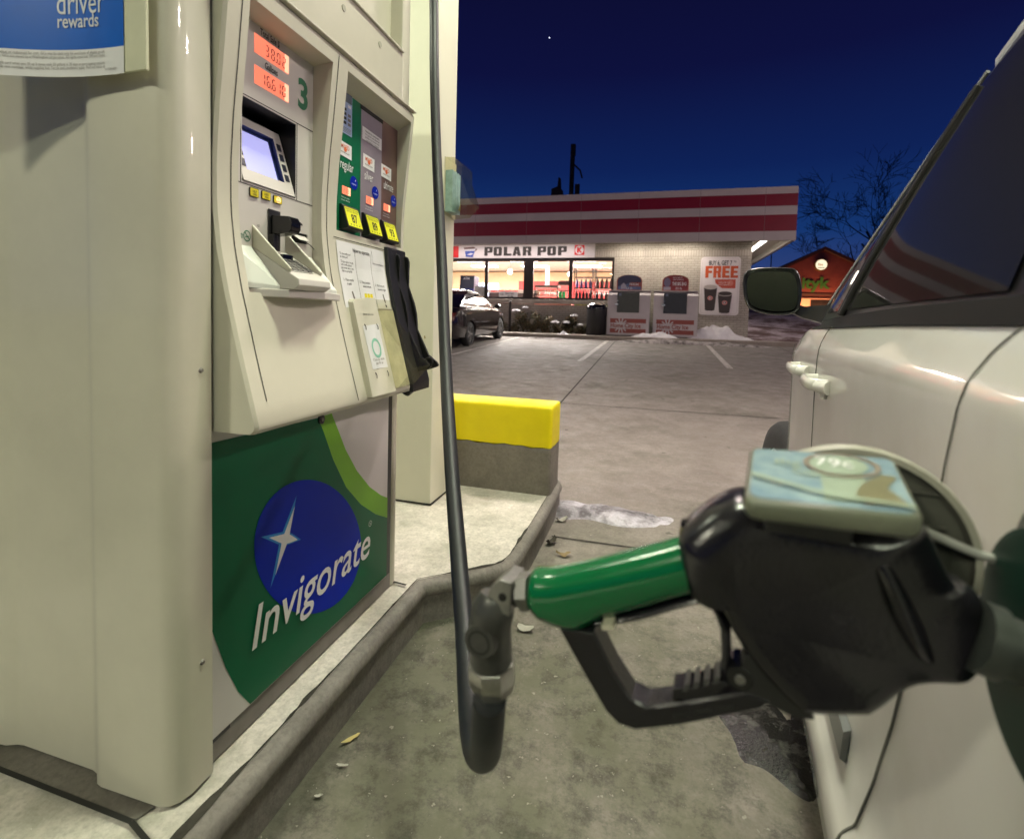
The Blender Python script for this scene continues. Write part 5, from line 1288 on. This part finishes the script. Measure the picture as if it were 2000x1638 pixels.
bush("mid height brown bush in the middle of the bush row", -3.75, 17.25, .75, .72, 1300, [])
bush("low dark bush topped with two snow caps under the windows", -3.15, 17.2, .75, .42, 800, [(-.15, .36, .16), (.22, .36, .15)])
bush("round dark bush with a snow crescent under the right window", -2.78, 17.3, .42, .70, 700, [(.12, .60, .13)])
bush("small low bush closest to the trash bin", -2.40, 17.2, .55, .32, 500, [(-.05, .30, .12)])
bush("scrubby low bush between sedan and slim post", -5.3, 17.25, .6, .38, 500, [])

# snow heaps and the ridge of ploughed snow along the kerb
def heap(name, label, cx, cy, z, w, d, h, sd, m=None, kind=None, peak=None, cat="snow heap", grp=None):
    random.seed(sd); q = M(); n_, m_n = 40, 16; rows = []
    ph = [random.uniform(0, 6) for _ in range(6)]
    for j_ in range(m_n+1):
        v_ = j_/m_n*2-1; row = []
        for i in range(n_+1):
            u = i/n_*2-1
            pk_ = peak if peak is not None else 0
            e_ = max(0, 1-abs((u-pk_)/(1-pk_ if u > pk_ else 1+pk_))**1.3)*max(0, 1-v_*v_)
            r_ = .13*sin(6*u+ph[0]+2*v_)+.07*sin(11*u+ph[1]-4*v_)+.03*sin(19*u+ph[2]+7*v_)
            row.append((cx+u*w/2, cy+v_*d/2*(1+.15*sin(7*u+ph[4])), z+max(0, h*(e_*(1+r_*1.6)+r_*.35*min(1, e_*5)))-.004*(e_ <= 0)-.01))
        rows.append(row)
    q.grid(rows, m or snow)
    o = q.build(name, None, smooth=80, org=(cx, cy, z)); tag(o, label, cat, grp); return o
heap("snow_heap", "big pointed snow heap below the coffee promotion board", 1.95, 17.05, ZB, 1.95, 1.0, .44, 1, peak=-.42)
heap("snow_heap", "low lumpy snow heap in front of the ice chests", .0, 16.35, ZB, 1.55, .45, .17, 2)
heap("snow_heap", "tiny snow heap on the walk before the bushes", -2.85, 16.2, ZB, .42, .3, .10, 3)
dirty = patchy("dirty snow", (.13, .12, .105), (.55, .50, .48), 5, .38, .60)
heap("snow_ridge", "broken ridge of dirty snow along the store kerb", .85, 15.55, gz(15.5), 5.0, .55, .13, 5, m=dirty, cat="snow ridge")
heap("snow_ridge", "small dark snow remains near the kerb behind the sedan", -3.3, 15.55, gz(15.5), 2.2, .35, .05, 6, m=dirty, cat="snow ridge")
heap("snow_patch", "wet melting snow tongue at the corner of the island kerb", -.20, 2.93, .004, .78, .30, .045, 8, m=patchy("wet snow", (.14, .13, .14), (.62, .60, .66), 5, .42, .60, .4), peak=-.7, cat="snow patch")
slu = heap("slush_heap", "dark frozen slush lump on the ground under the car", .36, 1.47, .003, .44, .36, .018, 12, m=patchy("icy slush", (.010, .010, .009), (.16, .16, .145), 16, .50, .80, .22, .25), cat="slush")

# ================================================================== INSIDE THE STORE
def rack(label, x0, x1, y, sets):
    t = thing("display_rack", label, "rack", ((x0+x1)/2, y, ZB), group="wire racks behind the window")
    q = M()
    for x in (x0, x1):
        for dy in (0, .4): q.tube([(x, y+dy, ZB), (x, y+dy, 2.92)], .018, black, 6)
    for z in (1.52, 1.86, 2.24, 2.62): q.box(x0, x1, y, y+.4, z-.035, z, black)
    q.build("frame", t, smooth=0)
    for z, cols in sets:
        k_ = len(cols)
        for i, (m_, r_, h_) in enumerate(cols):
            x = x0+(x1-x0)*(i+.5)/k_
            b = M(); b.tube([(x, y+.14, z), (x, y+.14, z+h_*.66), (x, y+.14, z+h_*.78), (x, y+.14, z+h_*.95)], [r_, r_, r_*.45, r_*.4], m_, 10); b.tube([(x, y+.14, z+h_*.95), (x, y+.14, z+h_*1.06)], r_*.5, white_p, 8)
            o = b.build("bottle", None, smooth=40, org=(x, y+.14, z)); tag(o, BOT[m_.name], "bottle", BOT[m_.name].split(" standing")[0]+"s")
purple = mat("bottle purple", (.13, .07, .24), .3); brown_b = mat("bottle brown", (.09, .03, .025), .3); dark_b = mat("bottle dark", (.02, .014, .016), .3); green_b = mat("bottle lime", (.28, .34, .04), .4)
BOT = {"bottle purple": "purple capped bottle standing on a wire rack shelf", "bottle brown": "brown bottle standing on the rack by the window edge", "bottle dark": "dark soda bottle standing on a wire rack shelf", "bottle lime": "pale green packet standing on the lowest rack shelf"}
rack("wire rack of purple bottles behind the end window", -2.84, -2.22, 18.15, [(2.24, [(purple, .055, .30)]*4), (1.86, [(dark_b, .055, .28)]*5), (1.52, [(green_b, .06, .22)]*5)])
rack("wire rack of brown bottles at the window edge", -2.12, -1.48, 18.15, [(2.24, [(brown_b, .065, .34)]*4), (1.86, [(dark_b, .06, .25)]*4), (1.52, [(green_b, .06, .22)]*4)])
ct = thing("snack_counter", "dark counter with red snack lettering behind the store window", "counter", (-5.3, 19.2, ZB))
q = M(); q.box(-6.3, -4.4, 18.9, 19.4, ZB+.01, 2.05, mat("counter dark", (.07, .04, .035), .5)); q.box(-6.32, -4.38, 18.86, 19.42, 2.052, 2.17, mat("counter pale", (.6, .5, .45), .5)); q.text("SNACK CAKES  SNACK CAKES", .13, lambda a, b: (-6.2+a, 18.855, 2.07+b), kred, bold=.03, xs=.62); q.build("cabinet", ct, smooth=0)
cs = thing("card_sign", "small white lettered card propped low in the window", "sign", (-5.2, 17.9, 1.8))
q = M(); q.box(-5.57, -4.87, 17.9, 17.915, 1.83, 2.05, white_p); q.text("2 FOR", .085, lambda a, b: (-5.53+a, 17.897, 1.92+b), ink, bold=.02, xs=.6); q.text("SNACK CAKE", .085, lambda a, b: (-5.33+a, 17.897, 1.95+b), ink, bold=.02, xs=.62); q.text("ANY TIME", .07, lambda a, b: (-5.25+a, 17.897, 1.86+b), ink, bold=.02, xs=.7); q.build("card", cs, smooth=0)
bs = thing("bakery_case", "glass fronted bakery case with pastries behind the store window", "display case", (-3.9, 19, ZB))
q = M(); q.box(-4.45, -3.55, 18.8, 19.4, ZB+.01, 1.84, mat("case red", (.40, .12, .09), .5)); q.box(-4.45, -3.55, 18.8, 19.4, 2.28, 2.36, mat("counter dark", (.07, .04, .035), .5))
for z in (1.95, 2.12): q.box(-4.44, -3.56, 18.85, 19.35, z, z+.02, mat("shelf pale", (.7, .55, .5), .4))
for x in (-4.44, -3.57): q.box(x, x+.02, 18.82, 18.85, 1.842, 2.278, frame_d)
for i in range(9):
    for z in (1.97, 2.14): q.tube([(-4.37+.09*i, 18.92, z), (-4.37+.09*i, 18.92, z+.055)], [.038, .028], random.choice((mat("pastry", (.45, .22, .1), .6), mat("pastry pink", (.6, .3, .26), .6))), 8)
q.build("cabinet", bs, smooth=30)
dr = thing("drinks_stand", "dark topped stand of green drink packs behind the store window", "display stand", (-3.2, 18.6, ZB))
q = M(); q.box(-3.5, -2.98, 18.4, 18.8, ZB+.01, 1.80, mat("case red", (.40, .12, .09), .5)); q.tube([(-3.5, 18.4, 1.8), (-3.5, 18.4, 2.4), (-3.4, 18.4, 2.48), (-3.1, 18.4, 2.48), (-2.98, 18.4, 2.4), (-2.98, 18.4, 1.8)], .02, black, 6); q.box(-3.47, -3.01, 18.42, 18.78, 2.34, 2.46, mat("counter dark", (.07, .04, .035), .5)); q.box(-3.47, -3.01, 18.42, 18.78, 2.12, 2.15, black); q.build("frame", dr, smooth=0)
for i in range(2):
    for k_ in range(3):
        q = M(); q.box(-3.45+.13*i, -3.34+.13*i, 18.44, 18.54, 1.803+.10*k_, 1.90+.10*k_, mat("pack green", (.02, .45, .14), .4))
        tag(q.build("drink_pack", None, smooth=0, bevel=.006, org=(-3.395+.13*i, 18.49, 1.803+.10*k_)), "bright green drink pack stacked on the red stand in the window", "drink pack", "green drink packs on the stand")
at = thing("cash_machine", "dark cash machine with lit screen behind the window", "cash machine", (-6.95, 18.4, ZB))
q = M(); q.prism([(18.2, ZB+.01), (18.8, ZB+.01), (18.8, 2.62), (18.3, 2.66), (18.25, 2.2)], lambda a, b: (-7.25, a, b), lambda a, b: (-6.68, a, b), mat("atm navy", (.025, .03, .05), .4)); q.text("ATM", .12, lambda a, b: (-7.1+a, 18.235, 2.5+b), white_p, bold=.02); q.build("cabinet", at, smooth=0)
q = M(); q.box(-7.15, -6.78, 18.17, 18.199, 1.9, 2.15, mat("atm lit", (1, .9, .8), .4, emit=(1, .92, .85), es=2)); q.build("screen", at, smooth=0)
pn = thing("parking_sign", "small blue sign in the window above the sedan", "sign", (-6.75, 17.8, 1.9))
q = M(); q.box(-6.95, -6.55, 17.86, 17.875, 1.78, 2.14, mat("sign navy", (.03, .05, .24), .4)); ring2(q, -6.75, 1.93, .05, .075, lambda a, b: (a, 17.855, b), white_p, 16); q.poly([(-6.77, 2.0), (-6.73, 2.0), (-6.73, 2.09), (-6.77, 2.09)], lambda a, b: (a, 17.855, b), white_p); q.build("plate", pn, smooth=0)
hn = thing("window_poster", "pale grey poster stuck inside the window near the blue sign", "poster", (-6.3, 17.85, 1.85))
q = M(); q.box(-6.5, -6.1, 17.86, 17.87, 1.86, 2.24, mat("poster grey", (.45, .43, .42), .5, var=.35, scale=6)); q.build("sheet", hn, smooth=0)
hb = thing("menu_board", "hanging blue and white menu panel far inside the store", "menu board", (-7.2, 22, 2.5))
q = M(); q.box(-8.3, -6.9, 22, 22.05, 2.05, 2.62, mat("menu lit", (.5, .6, .9), .4, emit=(.75, .82, 1), es=1.6)); q.build("panel", hb, smooth=0)
hg = thing("hanging_banner", "white hanging banner inside the store before the coffee sign", "banner", (-4.1, 20, 2.6))
q = M(); q.box(-4.30, -4.16, 20, 20.02, 2.35, 3.18, white_p); q.build("sheet", hg, smooth=0)
for i, (x, y, lb) in enumerate(((-5.75, 19.9, "frosted pendant globe hanging nearest the left window mullion"), (-5.15, 20.4, "frosted pendant globe hanging left of the wide mullion"), (-3.45, 20.8, "frosted pendant globe hanging before the red wall"))):
    t = thing("pendant_lamp", lb, "pendant lamp", (x, y, 2.95), group="pendant globes in the store")
    q = M(); q.rings([[(x+a, y+b, 2.95+.10*sin(p_)) for a, b in circ(0, 0, .10*cos(p_)+.002, 14)] for p_ in [-pi/2+pi*i_/8 for i_ in range(9)]], trof); q.build("globe", t, smooth=80)
    q = M(); q.tube([(x, y, 3.05), (x, y, 3.55)], .008, black, 5); q.build("rod", t)

# ================================================================== SEDAN BY THE STORE
sd_ = thing("sedan", "dark sedan parked nose in toward the store windows", "car", (-5.45, 13.6, gz(13.6)))
sp = mat("sedan paint", (.014, .008, .009), .22, .2, var=.2, scale=3, coat=1)
GZ = lambda y: gz(y)
def ssec(y, hw, z0, zb):
    g_ = GZ(y); P = [(0, z0), (hw*.8, z0), (hw*.96, z0+.06), (hw, z0+.25), (hw*.995, (z0+zb)/2+.08), (hw*.965, zb-.06), (hw*.90, zb), (hw*.5, zb+.035), (0, zb+.045)]
    R_ = [(-5.45+a, y, g_+b) for a, b in P]; L_ = [(-5.45-a, y, g_+b) for a, b in reversed(P[1:-1])]
    return R_+L_
S_ = [(11.22, .70, .42, .78), (11.27, .80, .32, .90), (11.40, .86, .24, .98), (11.8, .90, .20, 1.00), (12.4, .91, .19, .99), (13.2, .91, .18, .97), (14.0, .91, .18, .95), (14.6, .91, .19, .92), (15.1, .89, .20, .86), (15.5, .84, .22, .78), (15.72, .74, .26, .68), (15.78, .62, .34, .58)]
q = M(); q.rings([ssec(*a) for a in S_], sp); sb = q.build("body", sd_, smooth=35)
cut = M()
for y in (12.30, 14.92):
    for a, b in ((-6.6, -6.02), (-4.86, -4.2)): cut.tube([(a, y, GZ(y)+.315), (b, y, GZ(y)+.315)], .36, well_m, 28)
co_ = cut.build("well_cutter", sd_, smooth=0)
bm_ = sb.modifiers.new("wells", 'BOOLEAN'); bm_.object = co_; bm_.operation = 'DIFFERENCE'; bm_.solver = 'EXACT'
dg = bpy.context.evaluated_depsgraph_get(); dg.update()
nm = bpy.data.meshes.new_from_object(sb.evaluated_get(dg)); sb.modifiers.clear(); sb.data = nm; bpy.data.objects.remove(co_)
nm.set_sharp_from_angle(angle=R(35))
def gring(z, y0, y1, hw):
    g_ = GZ(13.2); k_ = 10; r_ = []
    for i in range(k_+1): r_.append((-5.45+hw, y0+(y1-y0)*i/k_, g_+z))
    r_ += [(-5.45+hw*.6, y1+.10, g_+z), (-5.45, y1+.14, g_+z), (-5.45-hw*.6, y1+.10, g_+z)]
    for i in range(k_+1): r_.append((-5.45-hw, y1-(y1-y0)*i/k_, g_+z))
    r_ += [(-5.45-hw*.6, y0-.10, g_+z), (-5.45, y0-.13, g_+z), (-5.45+hw*.6, y0-.10, g_+z)]
    return r_
GL = [(.97, 11.75, 14.62, .80), (1.10, 12.0, 14.25, .755), (1.25, 12.35, 13.85, .69), (1.37, 12.70, 13.55, .62), (1.43, 12.95, 13.40, .52), (1.452, 13.1, 13.3, .3)]
q = M(); q.rings([gring(*a) for a in GL], sp); q.build("cabin", sd_, smooth=45)
def gy(z): 
    zs_ = [a[0] for a in GL]; return [interp(z, zs_, [a[i] for a in GL]) for i in (1, 2, 3)]
for sgn_ in (1, -1):
    for u0, u1 in ((.06, .46), (.50, .90)):
        q = M(); rows = []
        for i in range(7):
            z = .995+(1.335-.995)*i/6; y0, y1, hw = gy(z); rows.append([(-5.45+sgn_*(hw+.005), y0+(y1-y0)*(u0+(u1-u0)*j_/4), GZ(13.2)+z) for j_ in range(5)])
        q.grid(rows, glass_d); q.build("side_window", sd_, smooth=60)
    q = M(); rows = []
    for i in range(9):
        z = .985+(1.36-.985)*i/8; y0, y1, hw = gy(z); rows.append((-5.45+sgn_*(hw+.006), y0+(y1-y0)*.93, GZ(13.2)+z))
    for i in range(6): y0, y1, hw = gy(1.36); rows.append((-5.45+sgn_*(hw+.006), y0+(y1-y0)*(.93-.88*i/5), GZ(13.2)+1.36))
    q.tube(rows, .012, mat("chrome strip", (.6, .55, .52), .2, 1), 6); q.build("window_trim", sd_)
q = M(); rows = []
for i in range(7):
    z = 1.0+.36*i/6; y0, y1, hw = gy(z); rows.append([(-5.45+hw*u, y0-.10-.034*(1-abs(u))-.004, GZ(13.2)+z) for u in (-.6, -.3, 0, .3, .6)])
q.grid(rows, glass_d); q.build("rear_window", sd_, smooth=60)
for y in (12.30, 14.92):
    for d, s_ in ((-4.66, 1), (-6.24, -1)): wheel(sd_, d, y, GZ(y)+.315, .315, .20, s_)
for s_ in (1, -1):
    q = M(); x = -5.45+s_*.98; q.rings([[(x+a, y, GZ(13.2)+1.04+b) for a, b in circ(0, 0, r_, 14, r_*.7)] for y, r_ in ((14.22, .085), (14.30, .095), (14.40, .05))], sp); q.box(min(x-s_*.16, x), max(x-s_*.16, x), 14.28, 14.34, GZ(13.2)+.99, GZ(13.2)+1.02, black); q.build("wing_mirror", sd_, smooth=50)
    q = M(); q.rings([[(-5.45+s_*a, y, GZ(11.4)+z) for a, z in ((.50, .68), (.82, .68), (.84, .88), (.5, .88))] for y in (11.20, 11.30, 11.42)], mat("tail lens dark", (.16, .008, .01), .1, coat=1)); q.build("tail_light", sd_)
q = M(); q.box(-5.75, -5.15, 11.195, 11.215, GZ(11.3)+.52, GZ(11.3)+.66, mat("number plate", (.3, .3, .3), .4)); q.build("number_plate", sd_)

# ================================================================== BEYOND THE STORE
rs_ = thing("restaurant", "red gabled restaurant with green lettering lit warm behind the car mirror", "restaurant", (15, 55, 1.6))
rb = brick("restaurant red brick", (.22, .055, .05), (.19, .048, .042), (.15, .05, .045), .3, .1)
q = M(); pk0 = (13.7, 7.62)
q.add([(9.2, 50, 1.2), (18.5, 50, 1.2), (18.5, 50, 5.2), (pk0[0], 50, pk0[1]), (9.2, 50, 5.2), (9.2, 66, 1.2), (18.5, 66, 1.2), (18.5, 66, 5.2), (pk0[0], 66, pk0[1]), (9.2, 66, 5.2)], [(0, 1, 2, 3, 4), (5, 9, 8, 7, 6), (0, 5, 6, 1), (1, 6, 7, 2), (0, 4, 9, 5)], rb)
q.build("wall", rs_, smooth=0)
q = M(); rfm = mat("restaurant roof", (.05, .022, .022), .8)
for sx_, (a, b) in ((-1, (8.7, 4.93)), (1, (19.0, 4.93))): q.add([(pk0[0], 49.5, pk0[1]+.02), (a, 49.5, b), (a, 66.5, b), (pk0[0], 66.5, pk0[1]+.02), (pk0[0], 49.5, pk0[1]+.28), (a, 49.5, b+.26), (a, 66.5, b+.26), (pk0[0], 66.5, pk0[1]+.28)], [(0, 1, 2, 3), (4, 7, 6, 5), (0, 4, 5, 1), (1, 5, 6, 2), (2, 6, 7, 3)], rfm)
q.build("roof", rs_, smooth=0)
q = M(); q.box(9.2, 18.5, 49.93, 49.995, 1.2, 3.46, mat("restaurant tan", (.52, .34, .27), .7)); q.box(9.2, 18.5, 49.85, 49.93, 3.462, 3.54, rfm); q.box(9.2, 18.5, 49.90, 49.995, 3.70, 3.90, rfm); q.build("base_band", rs_, smooth=0)
q = M(); q.box(12.9, 14.6, 49.88, 49.929, 2.55, 3.36, frame_d); q.box(12.96, 13.68, 49.87, 49.879, 2.60, 2.94, glass_d); q.box(13.72, 14.5, 49.87, 49.879, 2.60, 2.94, glass_d); q.box(12.96, 13.68, 49.87, 49.879, 2.98, 3.30, glass_d); q.box(13.72, 14.5, 49.87, 49.879, 2.98, 3.30, glass_d); q.build("window", rs_, smooth=0)
q = M(); q.box(12.8, 13.5, 49.6, 49.64, 2.0, 2.48, mat("lit notice", (.8, .8, .8), .4, emit=(1, .8, .78), es=1.0)); q.text("OPEN", .2, lambda a, b: (12.86+a, 49.59, 2.15+b), ink, xs=.9); q.build("notice", rs_, smooth=0)
q = M(); q.prism(circ(13.55, 6.37, .52, 28), lambda a, b: (a, 49.8, b), lambda a, b: (a, 49.995, b), mat("round sign rim", (.2, .16, .03), .5)); q.poly(circ(13.55, 6.37, .44, 28), lambda a, b: (a, 49.79, b), mat("round sign face", (.9, .85, .6), .4, emit=(1, .93, .66), es=1.0)); q.text("Fine", .32, lambda a, b: (13.28+a, 49.78, 6.28+b), mat("round sign ink", (.45, .22, .02), .5), xs=.75, bold=.02); q.poly([(13.25, 6.08), (13.85, 6.08), (13.8, 6.14), (13.3, 6.14)], lambda a, b: (a, 49.78, b), ink_green); q.build("round_sign", rs_, smooth=0)
q = M(); q.text("ityk", 1.35, lambda a, b: (12.12+a*1.05, 49.9, 4.35+b), mat("green letters", (.03, .10, .01), .5, emit=(.04, .11, .015), es=.35), bold=.035); q.build("lettering", rs_, smooth=0)
area("restaurant_lamp", (13, 48.6, 2.4), 5.0, 260, (1, .40, .16), aim=(13.2, 50, 4.1), sy=.3)
# bare trees, utility pole, street lamp post
bark = mat("bark", (.018, .014, .018), .95, var=.3, scale=5)
def tree(label, x, y, z, h, seed, spread, depth=6, lean=0):
    rnd = random.Random(seed); t = thing("bare_tree", label, "tree", (x, y, z), group="bare winter trees")
    tr_m, cr_m = M(), M()
    def grow(mb, p, d, L_, r_, lvl):
        pts = [p]; rr_ = [r_]
        k_ = 4
        for i in range(k_):
            d = (d+V3((rnd.gauss(0, .09), rnd.gauss(0, .09), rnd.gauss(0, .06)+.03))).normalized(); p = p+d*L_/k_; pts.append(p); rr_.append(r_*(1-.45*(i+1)/k_))
        mb.tube(pts, rr_, bark, 6 if lvl < 3 else 3, caps=False)
        if lvl >= depth: return
        for c_ in range(rnd.choice((2, 3, 3)) if lvl else 5):
            i = rnd.randint(2, k_); a = rnd.uniform(0, 2*pi); s_ = rnd.uniform(.35, .95)*spread
            u_ = d.orthogonal().normalized(); v_ = d.cross(u_); nd = (d+(u_*cos(a)+v_*sin(a))*s_).normalized()
            grow(cr_m, pts[i], nd, L_*rnd.uniform(.62, .86), max(.0011*h, rr_[i]*.66), lvl+1)
    grow(tr_m, V3((x, y, z)), V3((lean, 0, 1)).normalized(), h*.30, h*.024, 0)
    tr_m.build("trunk", t); cr_m.build("crown", t)
tree("bare tree spreading twigs behind the restaurant side of the car roof", 27.5, 74, 1.3, 23.0, 21, 1.15, 7, -.06)
tree("smaller bare tree lower down behind the restaurant roof", 23.0, 80, 1.5, 15, 5, .9, 5)
tree("bare tree mostly hidden by the car cabin", 20.5, 44, 1.4, 13, 9, .9, 5)
up_ = thing("utility_pole", "dark utility pole with stub arm above the store roof", "utility pole", (-4.95, 30.0+4, .5))
q = M(); q.tube([(-5.8, 34, .5), (-5.72, 34, 12.4)], [.17, .15], bark, 10); q.build("pole", up_)
q = M(); q.tube([(-5.72, 34, 11.4), (-5.2, 34, 10.9), (-5.05, 34, 10.4)], .06, bark, 6); q.box(-5.85, -5.55, 33.85, 34.15, 11.9, 12.6, bark); q.box(-5.5, -5.2, 33.9, 34.1, 9.2, 10.0, bark); q.build("stub_arm", up_)
tk = thing("roof_vent", "squat dark stack beside the utility pole behind the roof", "vent stack", (-6.6, 33.5, .5))
q = M(); q.prism([(-7.0, .5), (-6.2, .5), (-6.22, 9.5), (-6.35, 9.6), (-6.4, 10.3), (-6.5, 10.32), (-6.55, 9.75), (-6.95, 9.6)], lambda a, b: (a, 33.3, b), lambda a, b: (a, 33.7, b), bark); q.build("stack", tk)
lp = thing("lamp_post", "thin dark lamp post seen between store eave and restaurant", "lamp post", (11.6, 60, 1.5))
q = M(); q.tube([(11.6, 60, 1.0), (11.55, 60, 8.8)], [.07, .05], bark, 8); q.build("pole", lp)
q = M(); q.box(11.3, 11.8, 59.8, 60.2, 8.8, 8.95, bark); q.build("lamp_head", lp)
sr = M(); sr.rings([[(-191+a*.8, 862+b*.8, 471.1+.8*sin(p_)) for a, b in circ(0, 0, cos(p_)+.01, 8)] for p_ in (-pi/2, -.8, 0, .8, pi/2)], mat("star", (1, 1, 1), .5, emit=(.8, .85, 1), es=3.0)); structure(sr.build("sky_star", smooth=80))

# ================================================================== LITTER
pap = mat("litter paper", (.42, .41, .35), .7, var=.2, scale=40); lfy = mat("litter leaf", (.20, .15, .07), .7, var=.3, scale=40); lfd = mat("litter dark leaf", (.05, .042, .03), .7); straw = mat("litter straw", (.50, .42, .16), .6)
def scrap(label, x, y, w, l_, rot, m, sd, cur=.25, z=.005):
    w *= .72; l_ *= .72
    rnd = random.Random(sd); q = M(); rows = []
    for i in range(6):
        u = i/5*2-1; row = []
        for j_ in range(4):
            v_ = j_/3*2-1; a, b = u*l_/2*(1-.25*abs(v_)*rnd.random()), v_*w/2*(1-.5*abs(u)**2)
            row.append((x+a*cos(rot)-b*sin(rot), y+a*sin(rot)+b*cos(rot), z+cur*w*(u*u+.5*v_*v_*rnd.random())+rnd.random()*.003))
        rows.append(row)
    q.grid(rows, m); tag(q.build("litter_scrap", None, smooth=60, org=(x, y, z)), label, "litter", "litter scraps on the ground")
scrap("curled white paper scrap at the foot of the island end kerb", -.455, 2.74, .05, .10, .6, pap, 1, .5)
scrap("dark curled leaf under the island end kerb", -.455, 2.44, .05, .10, 1.0, lfd, 2, .6)
scrap("pale leaf on the ground between kerb and nozzle grip", -.375, 2.335, .05, .10, .3, lfy, 3, .4)
scrap("crumpled pale scrap on the ground behind the swivel", -.405, 1.725, .05, .085, .1, pap, 4, .3)
scrap("yellow straw wrapper in the gutter below the kerb", -.725, 1.125, .018, .075, 1.0, straw, 5, .2)
scrap("small pale chip in the gutter near the wrapper", -.700, 1.050, .012, .045, .2, pap, 6, .2)
scrap("tiny pale chip in the gutter nearest the camera", -.705, .965, .010, .03, .4, pap, 7, .2)
scrap("dark leaf lying alone on the far concrete lane", .46, 4.28, .05, .17, .1, lfd, 8, .1)
scrap("second dark leaf beside the lone one on the lane", .52, 4.45, .04, .16, -.1, lfd, 9, .1)
